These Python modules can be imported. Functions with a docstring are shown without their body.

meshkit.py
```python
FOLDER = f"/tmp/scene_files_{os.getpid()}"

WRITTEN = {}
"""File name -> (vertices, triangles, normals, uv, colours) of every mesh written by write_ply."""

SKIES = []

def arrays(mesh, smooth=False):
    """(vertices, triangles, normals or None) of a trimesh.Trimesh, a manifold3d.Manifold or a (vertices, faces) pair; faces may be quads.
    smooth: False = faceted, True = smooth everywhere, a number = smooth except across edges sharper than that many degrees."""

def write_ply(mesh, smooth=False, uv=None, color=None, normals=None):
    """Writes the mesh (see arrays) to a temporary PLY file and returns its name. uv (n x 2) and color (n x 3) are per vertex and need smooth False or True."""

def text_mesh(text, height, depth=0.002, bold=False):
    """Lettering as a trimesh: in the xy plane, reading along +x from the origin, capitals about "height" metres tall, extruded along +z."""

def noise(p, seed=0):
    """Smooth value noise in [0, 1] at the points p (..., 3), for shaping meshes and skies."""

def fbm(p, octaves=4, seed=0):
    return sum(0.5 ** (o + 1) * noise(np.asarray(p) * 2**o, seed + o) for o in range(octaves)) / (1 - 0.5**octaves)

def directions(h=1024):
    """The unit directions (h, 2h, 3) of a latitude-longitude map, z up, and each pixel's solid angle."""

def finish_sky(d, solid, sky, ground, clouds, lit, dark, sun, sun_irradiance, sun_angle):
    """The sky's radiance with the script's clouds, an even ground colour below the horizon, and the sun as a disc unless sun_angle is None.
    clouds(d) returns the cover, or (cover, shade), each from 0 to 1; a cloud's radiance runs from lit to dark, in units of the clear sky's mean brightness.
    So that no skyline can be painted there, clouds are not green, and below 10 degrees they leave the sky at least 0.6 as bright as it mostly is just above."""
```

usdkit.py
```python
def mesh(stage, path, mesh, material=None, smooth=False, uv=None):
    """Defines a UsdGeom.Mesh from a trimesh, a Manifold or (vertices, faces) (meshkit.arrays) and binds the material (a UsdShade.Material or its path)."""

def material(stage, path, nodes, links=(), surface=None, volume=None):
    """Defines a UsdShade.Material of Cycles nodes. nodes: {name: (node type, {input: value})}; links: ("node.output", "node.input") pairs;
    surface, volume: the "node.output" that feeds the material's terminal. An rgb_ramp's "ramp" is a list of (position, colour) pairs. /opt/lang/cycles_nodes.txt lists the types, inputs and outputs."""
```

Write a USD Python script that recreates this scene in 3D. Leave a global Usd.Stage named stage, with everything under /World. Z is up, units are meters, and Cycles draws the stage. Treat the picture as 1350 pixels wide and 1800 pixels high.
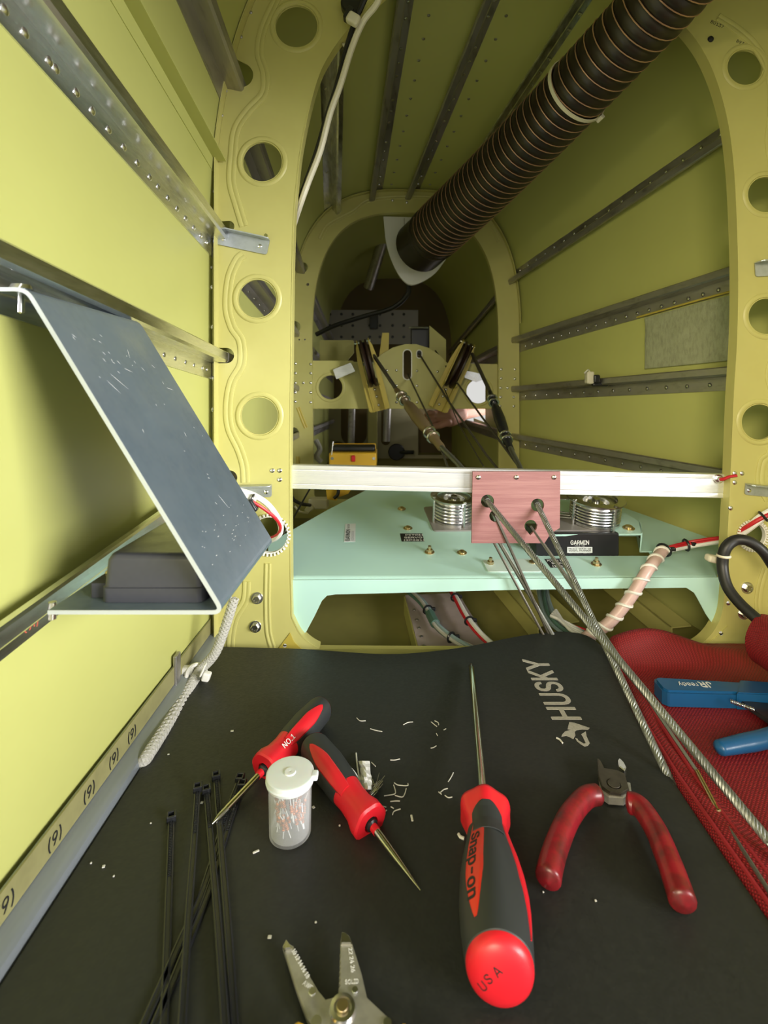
import math, random
import numpy as np, trimesh, shapely
import shapely.geometry as sg
from shapely import affinity
import usdkit, meshkit
from pxr import Usd, UsdGeom, UsdLux, UsdShade, Gf, Sdf

random.seed(7); RNG = np.random.default_rng(7)
stage = Usd.Stage.CreateInMemory()
UsdGeom.SetStageUpAxis(stage, UsdGeom.Tokens.z); UsdGeom.SetStageMetersPerUnit(stage, 1.0)
UsdGeom.Xform.Define(stage, '/World'); UsdGeom.Scope.Define(stage, '/World/Looks')

# ------------------------------------------------------------------ camera, light, exposure
ZC, F, CX, HY = 0.326, 900.0, 675.0, 690.0        # eye height, focal length in pixels of 1350, principal column, horizon row
cam = UsdGeom.Camera.Define(stage, '/World/Camera')
cam.CreateHorizontalApertureAttr(36.0); cam.CreateVerticalApertureAttr(48.0)
cam.CreateFocalLengthAttr(F / 1350 * 36); cam.CreateVerticalApertureOffsetAttr(-(900 - HY) / 1350 * 36)
cam.CreateClippingRangeAttr(Gf.Vec2f(0.01, 100))
cam.CreateFStopAttr(13.0); cam.CreateFocusDistanceAttr(0.52)
cam.CreateExposureAttr(1.18)
_c = UsdGeom.Xformable(cam); _c.AddTranslateOp().Set(Gf.Vec3d(0, 0, ZC)); _c.AddRotateXOp().Set(90)

dome = UsdLux.DomeLight.Define(stage, '/World/HangarSky'); dome.CreateIntensityAttr(0.10); dome.CreateColorAttr(Gf.Vec3f(1.0, 0.985, 0.96))
def rect_light(name, pos, target, w, h, inten, col):
    l = UsdLux.RectLight.Define(stage, '/World/' + name)
    l.CreateWidthAttr(w); l.CreateHeightAttr(h); l.CreateIntensityAttr(inten); l.CreateColorAttr(Gf.Vec3f(*col))
    m = Gf.Matrix4d().SetLookAt(Gf.Vec3d(*pos), Gf.Vec3d(*target), Gf.Vec3d(0, 0, 1)).GetInverse()
    UsdGeom.Xformable(l).AddTransformOp().Set(m)
rect_light('HangarWindow', (-0.75, -1.75, 1.02), (0.4, 0.7, 0.33), 0.9, 0.7, 13.0, (1.0, 0.86, 0.60))
rect_light('TailSideWindow', (1.7, 2.25, 0.30), (0.29, 1.75, 0.30), 1.6, 1.4, 2.2, (1.0, 0.99, 0.97))
rect_light('HangarDoorDaylight', (2.2, -1.2, 0.62), (-0.2, 0.42, 0.28), 1.3, 0.9, 20.0, (1.0, 0.98, 0.94))

# ------------------------------------------------------------------ materials
def srgb(r, g, b):
    return tuple(((c / 255) / 12.92 if c / 255 <= 0.04045 else ((c / 255 + 0.055) / 1.055) ** 2.4) for c in (r, g, b))
MATS = {}
def pm(name, col, rough=0.5, metal=0.0, var=0.0, vscale=30.0, bump=0.0, bscale=200.0, stretch=None, col2=None, rvar=0.0, **kw):
    """principled material; var mixes towards col2 by noise, bump is fine relief"""
    n = {'p': ('principled_bsdf', dict(base_color=col, roughness=rough, metallic=metal, **kw))}; L = []
    if var or bump or rvar:
        n['g'] = ('geometry', {}); n['m'] = ('mapping', {'scale': stretch or (1, 1, 1)}); L.append(('g.position', 'm.vector'))
    if var:
        c2 = col2 or tuple(c * 0.6 for c in col)
        n['n'] = ('noise_texture', {'scale': vscale, 'detail': 5.0, 'roughness': 0.6}); L.append(('m.vector', 'n.vector'))
        n['r'] = ('rgb_ramp', {'ramp': [(0.0, col), (0.42, col), (0.68, tuple(a + (b - a) * var for a, b in zip(col, c2)))]})
        L += [('n.fac', 'r.fac'), ('r.color', 'p.base_color')]
    if rvar:
        n['n2'] = ('noise_texture', {'scale': vscale * 1.7, 'detail': 4.0}); n['mr'] = ('map_range', {'from_min': 0.3, 'from_max': 0.7, 'to_min': max(rough - rvar, 0.03), 'to_max': rough + rvar})
        L += [('m.vector', 'n2.vector'), ('n2.fac', 'mr.value'), ('mr.result', 'p.roughness')]
    if bump:
        n['bn'] = ('noise_texture', {'scale': bscale, 'detail': 3.0}); n['b'] = ('bump', {'strength': min(bump, 1.0), 'distance': 0.0006 * max(1, bump)})
        L += [('m.vector', 'bn.vector'), ('bn.fac', 'b.height'), ('b.normal', 'p.normal')]
    MATS[name] = usdkit.material(stage, '/World/Looks/' + name, n, L, surface='p.BSDF')
    return MATS[name]

pm('skin_primer', (0.475, 0.49, 0.16), 0.42, var=0.35, vscale=5.0, col2=(0.425, 0.43, 0.135), bump=0.05, bscale=260, rvar=0.06)
pm('frame_primer', (0.55, 0.52, 0.185), 0.42, var=0.4, vscale=14, col2=(0.48, 0.44, 0.145), bump=0.06, bscale=350)
pm('bracket_primer', (0.50, 0.40, 0.07), 0.4)
pm('aluminium', (0.74, 0.75, 0.76), 0.27, 1.0, var=0.3, vscale=60, stretch=(1, 0.15, 1), rvar=0.05, col2=(0.64, 0.64, 0.64))
pm('bright_aluminium', (0.86, 0.88, 0.90), 0.3, 0.7, var=0.25, vscale=40, stretch=(0.1, 1, 2), col2=(0.72, 0.73, 0.75), rvar=0.06)
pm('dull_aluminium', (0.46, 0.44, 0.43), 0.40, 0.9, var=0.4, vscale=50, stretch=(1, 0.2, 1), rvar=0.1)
pm('slate_aluminium', (0.155, 0.205, 0.255), 0.34, 0.45, var=0.35, vscale=25, col2=(0.21, 0.245, 0.28), rvar=0.08)
pm('sawn_edge', (0.52, 0.56, 0.58), 0.4, 0.3)
pm('olive_paint', (0.26, 0.245, 0.105), 0.5, var=0.4, vscale=50)
pm('rail_grey', (0.27, 0.30, 0.33), 0.35, 0.35, var=0.4, vscale=60, stretch=(1, 0.1, 1))
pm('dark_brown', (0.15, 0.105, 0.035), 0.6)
pm('rivet_metal', (0.75, 0.75, 0.76), 0.22, 1.0)
pm('steel', (0.55, 0.54, 0.50), 0.22, 1.0)
pm('cadmium', (0.62, 0.50, 0.30), 0.3, 1.0)
pm('nickel_shaft', (0.60, 0.57, 0.45), 0.16, 1.0)
pm('cable_steel', (0.25, 0.26, 0.24), 0.48, 0.9)
pm('thin_cable', (0.14, 0.13, 0.11), 0.5, 0.8)
pm('mint_paint', (0.50, 0.76, 0.71), 0.28, var=0.2, vscale=8, col2=(0.46, 0.71, 0.66))
pm('clip_grey', (0.48, 0.52, 0.55), 0.35, 0.6, var=0.4, vscale=90)
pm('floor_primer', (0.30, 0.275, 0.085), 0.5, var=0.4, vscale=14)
pm('lead_wire', (0.75, 0.76, 0.78), 0.35, 0.3)
pm('phenolic', (0.265, 0.112, 0.112), 0.6, var=0.8, vscale=90, stretch=(0.12, 1, 3.5), col2=(0.36, 0.18, 0.17), bump=0.25, bscale=500)
pm('hose_rubber', (0.014, 0.010, 0.007), 0.40, var=0.5, vscale=60, col2=(0.030, 0.016, 0.010))
pm('copper_wire', (0.50, 0.30, 0.20), 0.4, 0.6)
pm('white_plastic', (0.80, 0.79, 0.74), 0.4)
pm('cream_plastic', (0.72, 0.68, 0.55), 0.45)
pm('fairing_white', (0.80, 0.79, 0.80), 0.5)
pm('black_plastic', (0.016, 0.017, 0.020), 0.27)
pm('box_plastic', (0.044, 0.045, 0.060), 0.30, rvar=0.08)
pm('black_rubber', (0.012, 0.012, 0.012), 0.45)
pm('mat_foam', (0.0185, 0.0205, 0.0195), 0.50, var=0.5, vscale=160, col2=(0.026, 0.028, 0.026), bump=0.30, bscale=420, rvar=0.05, specular_ior_level=0.4)
pm('logo_ink', (0.42, 0.40, 0.36), 0.6, var=0.5, vscale=400, col2=(0.25, 0.24, 0.21))
pm('tool_red', (0.66, 0.014, 0.026), 0.36)
pm('tool_orange_red', (0.70, 0.035, 0.018), 0.4)
pm('tool_grip', (0.026, 0.030, 0.032), 0.55)
pm('vinyl_red', (0.25, 0.010, 0.018), 0.33, var=0.85, vscale=70, col2=(0.06, 0.012, 0.010))
pm('bag_red', (0.28, 0.008, 0.015), 0.75, var=0.3, vscale=20)
pm('blue_grip', (0.008, 0.085, 0.23), 0.32)
pm('cutter_steel', (0.20, 0.18, 0.155), 0.42, 1.0, var=0.5, vscale=150)
pm('stripper_steel', (0.55, 0.54, 0.50), 0.38, 0.75, var=0.5, vscale=120)
pm('text_black', (0.012, 0.012, 0.014), 0.6)
pm('text_white', (0.75, 0.75, 0.75), 0.6)
pm('text_grey', (0.36, 0.36, 0.40), 0.6)
pm('text_red', (0.50, 0.10, 0.06), 0.6)
pm('label_white', (0.70, 0.74, 0.76), 0.5)
pm('label_clear', (0.56, 0.70, 0.66), 0.35)
pm('wire_white', (0.80, 0.80, 0.78), 0.4)
pm('wire_red', (0.55, 0.02, 0.03), 0.4)
pm('wire_green', (0.08, 0.16, 0.13), 0.45)
pm('wire_blue', (0.25, 0.34, 0.37), 0.45)
pm('wrap_pink', (0.62, 0.44, 0.41), 0.35)
pm('rope_grey', (0.46, 0.45, 0.41), 0.7)
pm('elt_yellow', (0.70, 0.42, 0.03), 0.45)
pm('hand_skin', (0.62, 0.33, 0.26), 0.5, subsurface_weight=0.15, subsurface_radius=(0.01, 0.004, 0.002))
pm('pink_channel', (0.40, 0.33, 0.31), 0.5, var=0.4, vscale=20)
pm('beige_bulkhead', (0.36, 0.33, 0.20), 0.5, var=0.4, vscale=12)
pm('pulley_dark', (0.030, 0.016, 0.010), 0.4)
pm('turnbuckle_brass', (0.22, 0.16, 0.085), 0.45, 0.5)
pm('glass_cloth', (0.36, 0.38, 0.25), 0.38, var=0.8, vscale=240, col2=(0.25, 0.26, 0.17), bump=0.5, bscale=700, stretch=(1, 1, 0.35))
pm('resistor_body', (0.70, 0.22, 0.07), 0.4)
pm('resistor_band', (0.14, 0.05, 0.02), 0.5)
pm('clipping_white', (0.62, 0.61, 0.57), 0.45)
pm('grey_plate', (0.32, 0.30, 0.29), 0.5, 0.4)
nm = {'g': ('geometry', {}), 'w': ('wave_texture', {'wave_type': 'bands', 'bands_direction': 'diagonal', 'scale': 190.0, 'distortion': 0.4}), 'w2': ('mapping', {'rotation': (0, 0, 1.5708)}), 'w3': ('wave_texture', {'wave_type': 'bands', 'bands_direction': 'diagonal', 'scale': 190.0, 'distortion': 0.4}), 'mx': ('math', {'math_type': 'multiply'}), 'r': ('rgb_ramp', {'ramp': [(0.0, (0.15, 0.005, 0.009)), (0.35, (0.29, 0.008, 0.014)), (1.0, (0.34, 0.012, 0.020))]}), 'b': ('bump', {'strength': 0.6, 'distance': 0.0008}), 'p': ('principled_bsdf', {'roughness': 0.6})}
MATS['bag_weave'] = usdkit.material(stage, '/World/Looks/bag_weave', nm, [('g.position', 'w.vector'), ('g.position', 'w2.vector'), ('w2.vector', 'w3.vector'), ('w.fac', 'mx.value1'), ('w3.fac', 'mx.value2'), ('mx.value', 'r.fac'), ('r.color', 'p.base_color'), ('mx.value', 'b.height'), ('b.normal', 'p.normal')], surface='p.BSDF')
MATS['vial_clear'] = usdkit.material(stage, '/World/Looks/vial_clear', {
    't': ('transparent_bsdf', {'color': (0.97, 0.98, 0.99)}), 'p': ('principled_bsdf', {'base_color': (0.93, 0.95, 0.97), 'roughness': 0.22}),
    'lw': ('layer_weight', {'blend': 0.35}), 'mr': ('map_range', {'from_min': 0, 'from_max': 1, 'to_min': 0.055, 'to_max': 0.45}), 'x': ('mix_closure', {})},
    [('lw.facing', 'mr.value'), ('mr.result', 'x.fac'), ('t.BSDF', 'x.closure1'), ('p.BSDF', 'x.closure2')], surface='x.closure')
pm('vial_lid', (0.78, 0.80, 0.82), 0.35, subsurface_weight=0.2)

# ------------------------------------------------------------------ helpers: points, meshes, prims
def at(px, py, Y):                                   # the point at depth Y that the photograph shows at this pixel
    return np.array([(px - CX) * Y / F, Y, ZC - (py - HY) * Y / F])
MAT_Z = 0.010
def on(px, py, h=0.0, base=MAT_Z):                   # the point at height h above the mat (or another level)
    Y = (ZC - base - h) * F / (py - HY); return at(px, py, Y)

def cat(*ms):
    ms = [m for m in ms if m is not None]
    return ms[0] if len(ms) == 1 else trimesh.util.concatenate([trimesh.Trimesh(m.vertices, m.faces, process=False) for m in ms])
def TM(v, f):
    f = np.asarray(f, int)
    if f.shape[1] == 4: f = np.vstack([f[:, [0, 1, 2]], f[:, [0, 2, 3]]])
    return trimesh.Trimesh(np.asarray(v, float), f, process=False)
def frame_of(d):
    d = np.asarray(d, float); d = d / np.linalg.norm(d)
    a = np.array([0, 0, 1.0]) if abs(d[2]) < 0.9 else np.array([0, 1.0, 0])
    u = np.cross(a, d); u /= np.linalg.norm(u); return d, u, np.cross(d, u)
def spline(pts, n=40):
    """Catmull-Rom through pts, n points along"""
    P = np.asarray(pts, float)
    if len(P) == 2: return np.linspace(P[0], P[1], n)
    Q = np.vstack([2 * P[0] - P[1], P, 2 * P[-1] - P[-2]]); out = []
    seg = len(P) - 1; per = max(2, int(math.ceil(n / seg)))
    for i in range(seg):
        a, b, c, d = Q[i:i + 4]; t = np.linspace(0, 1, per, endpoint=False)[:, None]
        out.append(0.5 * (2 * b + (c - a) * t + (2 * a - 5 * b + 4 * c - d) * t ** 2 + (3 * b - a - 3 * c + d) * t ** 3))
    return np.vstack(out + [P[-1:]])
def transport(path):
    P = np.asarray(path, float); T = np.gradient(P, axis=0); T /= np.linalg.norm(T, axis=1)[:, None] + 1e-12
    _, u, _ = frame_of(T[0]); U = []
    for t in T:
        u = u - t * np.dot(u, t); u /= np.linalg.norm(u); U.append(u)
    U = np.array(U); return P, T, U, np.cross(T, U)
def sweep(path, section, closed_section=True, cap=True, scale=None):
    """section: (k,2) in the (U,V) frame"""
    P, T, U, V = transport(path); S = np.asarray(section, float); k = len(S); n = len(P)
    sc = np.ones(n) if scale is None else np.asarray(scale)
    v = (P[:, None] + (S[None, :, 0:1] * U[:, None] + S[None, :, 1:2] * V[:, None]) * sc[:, None, None]).reshape(-1, 3)
    f = []
    for i in range(n - 1):
        for j in range(k if closed_section else k - 1):
            a, b = i * k + j, i * k + (j + 1) % k; f.append((a, b, b + k, a + k))
    m = TM(v, f)
    if cap:
        fs = list(m.faces); vs = list(m.vertices)
        for base, c, rev in ((0, P[0], True), ((n - 1) * k, P[-1], False)):
            ci = len(vs); vs.append(v[base:base + k].mean(0))
            for j in range(k):
                a, b = base + j, base + (j + 1) % k; fs.append((b, a, ci) if rev else (a, b, ci))
        m = TM(vs, fs)
    return m
def circ(r, n=12, ry=None):
    t = np.arange(n) * 2 * math.pi / n; return np.c_[r * np.cos(t), (ry or r) * np.sin(t)]
def tube(path, r, n=12, cap=True):
    path = np.asarray(path, float)
    if np.ndim(r) == 0: return sweep(path, circ(r, n), cap=cap)
    return sweep(path, circ(1.0, n), cap=cap, scale=np.asarray(r))
def rod(a, b, r, n=14): return tube(np.array([a, b], float), r, n)
def lathe(origin, axis, prof, n=28, sect=None):
    """prof: [(distance along axis, radius)], closed by points on the axis; sect(theta, t) scales the radius"""
    d, u, v = frame_of(axis); o = np.asarray(origin, float); th = np.arange(n) * 2 * math.pi / n; V = []; Fc = []
    for t, r in prof:
        k = np.ones(n) if sect is None else np.array([sect(a, t) for a in th])
        V.append(o + d * t + (u * np.cos(th)[:, None] + v * np.sin(th)[:, None]) * (max(r, 1e-6) * k)[:, None])
    for i in range(len(prof) - 1):
        for j in range(n):
            a, b = i * n + j, i * n + (j + 1) % n; Fc.append((a, b, b + n, a + n))
    return TM(np.vstack(V), Fc)
def disc(origin, axis, r, h, n=28, ch=0.15):
    c = min(r, h) * ch; return lathe(origin, axis, [(0, 0), (0, r - c), (c, r), (h - c, r), (h, r - c), (h, 0)], n)
def ring(origin, axis, r_in, r_out, h, n=32):
    c = min(h, r_out - r_in) * 0.2
    return lathe(origin, axis, [(c, r_in), (0, r_in + c), (0, r_out - c), (c, r_out), (h - c, r_out), (h, r_out - c), (h, r_in + c), (h - c, r_in), (c, r_in)], n)
def torus(c, axis, R, r, n=32, k=8):
    return lathe(c, axis, [(r * math.sin(a), R + r * math.cos(a)) for a in np.linspace(0, 2 * math.pi, k + 1)], n)
def ball(c, r, s=2):
    m = trimesh.creation.icosphere(subdivisions=s, radius=1.0); m.vertices = m.vertices * np.asarray(r) + np.asarray(c); return m
def extrude(poly, h, O, ex, ey, ez=None, bevel=0.0):
    """a shapely polygon in the plane (O; ex, ey), thick h along ez; bevel chamfers its far rim"""
    ex, ey = np.asarray(ex, float), np.asarray(ey, float); ez = np.cross(ex, ey) if ez is None else np.asarray(ez, float); out = []
    for g in getattr(poly, 'geoms', [poly]):
        if bevel:
            inner = g.buffer(-bevel, join_style=1)
            if not inner.is_empty:
                a = trimesh.creation.extrude_polygon(g, h - bevel, engine='earcut'); k0 = (h - bevel) * 0.5; b = trimesh.creation.extrude_polygon(inner, h - k0, engine='earcut'); b.apply_translation((0, 0, k0)); out += [a, b]; continue
        out.append(trimesh.creation.extrude_polygon(g, h, engine='earcut'))
    m = cat(*out); v = np.asarray(m.vertices); w = np.asarray(O, float) + v[:, :1] * ex + v[:, 1:2] * ey + v[:, 2:] * ez
    f = m.faces if np.dot(np.cross(ex, ey), ez) > 0 else m.faces[:, ::-1]
    return TM(w, f)
def rbox(size, r=0.002):
    """box of size about the origin with rounded edges"""
    import manifold3d as m3
    s = np.asarray(size, float) / 2; r = min(r, s.min() * 0.95); sp = m3.Manifold.sphere(r, 12); ps = []
    for sx in (-1, 1):
        for sy in (-1, 1):
            for sz in (-1, 1): ps.append(sp.translate([float(sx * (s[0] - r)), float(sy * (s[1] - r)), float(sz * (s[2] - r))]))
    q = m3.Manifold.batch_hull(ps).to_mesh(); return TM(q.vert_properties[:, :3], q.tri_verts)
def hull(spheres, n=14):
    import manifold3d as m3
    q = m3.Manifold.batch_hull([m3.Manifold.sphere(float(r), n).translate([float(x) for x in c]) for c, r in spheres]).to_mesh()
    return TM(q.vert_properties[:, :3], q.tri_verts)
def place(m, O, ex, ey, ez=None):
    ex, ey = np.asarray(ex, float), np.asarray(ey, float); ez = np.cross(ex, ey) if ez is None else np.asarray(ez, float)
    v = np.asarray(m.vertices); return TM(np.asarray(O, float) + v[:, :1] * ex + v[:, 1:2] * ey + v[:, 2:] * ez, m.faces)
def sheet(grid, th, hole=None):
    """closed sheet from a grid (n,m,3) of points, thick th along its normals; hole(i,j) leaves a cell out"""
    G = np.asarray(grid, float); n, m, _ = G.shape
    N = np.cross(np.gradient(G, axis=0), np.gradient(G, axis=1)); N /= np.linalg.norm(N, axis=2)[..., None] + 1e-12
    v = np.vstack([G.reshape(-1, 3), (G + N * th).reshape(-1, 3)]); o = n * m; f = []
    keep = np.ones((n - 1, m - 1), bool)
    if hole:
        for i in range(n - 1):
            for j in range(m - 1): keep[i, j] = not hole(i, j)
    def k(i, j): return 0 <= i < n - 1 and 0 <= j < m - 1 and keep[i, j]
    for i in range(n - 1):
        for j in range(m - 1):
            if not keep[i, j]: continue
            a, b, c, d = i * m + j, (i + 1) * m + j, (i + 1) * m + j + 1, i * m + j + 1
            f += [(a, d, c, b), (a + o, b + o, c + o, d + o)]
            for (p, q), (ii, jj) in (((a, b), (i, j - 1)), ((b, c), (i + 1, j)), ((c, d), (i, j + 1)), ((d, a), (i - 1, j))):
                if not k(ii, jj): f.append((p, q, q + o, p + o))
    return TM(v, f)
def text(s, height, O, ex, ey, depth=0.0002, bold=True, length=None, center=False):
    m = meshkit.text_mesh(s, height, depth, bold); v = np.asarray(m.vertices).copy()
    if length: v[:, 0] *= length / (v[:, 0].max() - v[:, 0].min())
    if center: v[:, 0] -= (v[:, 0].max() + v[:, 0].min()) / 2
    ex, ey = np.asarray(ex, float), np.asarray(ey, float); ex = ex / np.linalg.norm(ex); ey = ey - ex * np.dot(ex, ey); ey = ey / np.linalg.norm(ey)
    return place(TM(v, m.faces), O, ex, ey)
def rivet_head(p, n, r=0.0025, h=0.0013, k=12):
    return lathe(np.asarray(p), n, [(-0.0002, r), (h * 0.45, r * 0.93), (h * 0.8, r * 0.6), (h, r * 0.25), (h, 0)], k)

USED = {}
def numbered(parent, name):
    key = (parent, name); USED[key] = USED.get(key, -1) + 1
    return f'{parent}/{name}' if USED[key] == 0 else f'{parent}/{name}_{USED[key]:03d}'
def keys(prim, **kw):
    for k, v in kw.items():
        if v: prim.SetCustomDataByKey(k, v)
class Thing:
    """an Xform under /World at the thing's base; part() adds a mesh given in world coordinates"""
    def __init__(s, name, label, category, base, group=None, kind=None):
        s.path = numbered('/World', name); s.base = np.asarray(base, float)
        x = UsdGeom.Xform.Define(stage, s.path); x.AddTranslateOp().Set(Gf.Vec3d(*map(float, s.base)))
        s.prim = x.GetPrim(); keys(s.prim, label=label, category=category, group=group, kind=kind)
    def part(s, name, m, mat, under=None, label=None, kind=None, smooth=35):
        path = numbered(under or s.path, name)
        q = usdkit.mesh(stage, path, TM(np.asarray(m.vertices) - s.base, m.faces), MATS[mat], smooth=smooth)
        keys(q.GetPrim(), label=label, kind=kind); return path
def one(name, label, category, m, mat, base=None, group=None, kind=None, smooth=35):
    """a thing that is one mesh"""
    v = np.asarray(m.vertices); b = np.array([v[:, 0].mean(), v[:, 1].mean(), v[:, 2].min()]) if base is None else np.asarray(base, float)
    path = numbered('/World', name); q = usdkit.mesh(stage, path, TM(v - b, m.faces), MATS[mat], smooth=smooth)
    UsdGeom.Xformable(q).AddTranslateOp().Set(Gf.Vec3d(*map(float, b)))
    keys(q.GetPrim(), label=label, category=category, group=group, kind=kind); return path
def struct(name, label, m, mat, smooth=35, category=None):
    return one(name, label, category, m, mat, base=(0, 0, 0), kind='structure', smooth=smooth)
X, Yv, Z = np.eye(3)

# ------------------------------------------------------------------ the setting: the skin of the tail cone
SEC = np.array([  # Y, left x, right x, top z, bottom z  (z from the eye height)
    (-0.30, -0.236, 0.60, 0.46, -0.345), (0.0, -0.232, 0.60, 0.62, -0.36), (0.35, -0.2275, 0.585, 0.71, -0.38), (0.66, -0.2237, 0.560, 0.68, -0.40),
    (1.25, -0.2290, 0.333, 0.493, -0.31), (2.05, -0.2000, 0.270, 0.455, -0.24)])
Z0H, NH = 0.10, 2.9
def sec(Y): return [np.interp(Y, SEC[:, 0], SEC[:, k]) for k in range(1, 5)]
def wall_x(side, Y, z):                              # x of the skin at depth Y and height z above the eye
    xl, xr, zt, zb = sec(Y); c, a = (xl + xr) / 2, (xr - xl) / 2; z0 = min(Z0H, zt * 0.3)
    k = 1.0 if z <= z0 else max(0.0, 1 - ((z - z0) / (zt - z0)) ** NH) ** (1 / NH)
    return c + side * a * k
def top_z(Y, x):
    xl, xr, zt, zb = sec(Y); c, a = (xl + xr) / 2, (xr - xl) / 2; z0 = min(Z0H, zt * 0.3)
    return z0 + (zt - z0) * max(0.0, 1 - min(1, abs(x - c) / a) ** NH) ** (1 / NH)
def arch(Y, inset=0.0, n=64, t0=0.0, t1=math.pi, top_inset=None):
    xl, xr, zt, zb = sec(Y); c, a = (xl + xr) / 2, (xr - xl) / 2 - inset; z0 = min(Z0H, zt * 0.3); b = zt - z0 - (inset if top_inset is None else top_inset)
    t = np.linspace(t0, t1, n); ct, st = np.cos(t), np.sin(t)
    return np.c_[c - a * np.sign(ct) * np.abs(ct) ** (2 / NH), z0 + b * np.abs(st) ** (2 / NH)]
def P3(xz, Y): return np.c_[xz[:, 0], np.full(len(xz), Y), xz[:, 1] + ZC]

def wall_grid(side, ys):
    rows = []
    for Y in ys:
        zb = sec(Y)[3]; up = arch(Y, 0, 15, 0 if side < 0 else math.pi, 0.95 if side < 0 else math.pi - 0.95)
        low = np.linspace(zb, up[0, 1], ZN)[:-1]
        rows.append(P3(np.vstack([np.c_[np.full(len(low), up[0, 0]), low], up]), Y))
    return np.array(rows)
ZN = 10
ys_l = np.r_[np.linspace(-0.30, 0.66, 13), np.linspace(0.75, 2.05, 14)]
struct('wall_left', 'bright yellow green primed sheet metal side with long stringers, lit by daylight', sheet(wall_grid(-1, ys_l)[:, ::-1], 0.002), 'skin_primer', category='wall')
ys_r = np.r_[np.linspace(0.44, 0.66, 4), np.linspace(0.75, 1.25, 6), 1.4, 1.56, 1.70, 1.85, 1.95, 2.05]
ZN = 17
gr = wall_grid(1, ys_r)
def port(i, j):
    y = (gr[i, j, 1] + gr[i + 1, j + 1, 1]) / 2; z = (gr[i, j, 2] + gr[i + 1, j + 1, 2]) / 2 - ZC
    return 1.56 < y < 1.95 and -0.10 < z < 0.055
sill = np.array([[(0.590 - 0.03 * max(0, Y - 0.3), Y, ZC + z) for z in (-0.345, -0.25, -0.17)] for Y in np.linspace(-0.30, 0.46, 6)])
head = np.array([[(wall_x(1, Y, z), Y, ZC + z) for z in np.linspace(0.24, sec(Y)[2] * 0.93, 7)] for Y in np.linspace(-0.30, 0.46, 6)])
struct('wall_right', 'shaded olive green primed side skin behind the red tool bag, with a square patch', cat(sheet(gr, 0.002, port), sheet(sill, 0.002), sheet(head, 0.002)), 'skin_primer', category='wall')
gc = np.array([P3(arch(Y, 0, 25, 0.95, math.pi - 0.95), Y) for Y in ys_l])
struct('ceiling', 'dim olive primed top skin with rows of small rivets above the black duct', sheet(gc[:, ::-1], 0.002), 'skin_primer', category='ceiling')
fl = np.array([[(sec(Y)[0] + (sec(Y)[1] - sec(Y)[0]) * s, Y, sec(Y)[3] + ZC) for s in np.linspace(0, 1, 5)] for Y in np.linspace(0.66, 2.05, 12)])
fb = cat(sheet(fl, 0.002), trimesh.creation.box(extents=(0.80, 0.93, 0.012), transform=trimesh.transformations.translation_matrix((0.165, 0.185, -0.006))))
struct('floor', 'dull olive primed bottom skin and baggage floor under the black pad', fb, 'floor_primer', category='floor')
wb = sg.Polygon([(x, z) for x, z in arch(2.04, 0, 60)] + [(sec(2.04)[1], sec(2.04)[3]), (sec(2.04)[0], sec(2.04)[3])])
struct('wall_back', 'dark brown far end of the tail cone beyond the pulleys', extrude(wb, 0.003, (0, 2.045, ZC), X, Z, Yv), 'dark_brown', category='wall')

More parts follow.
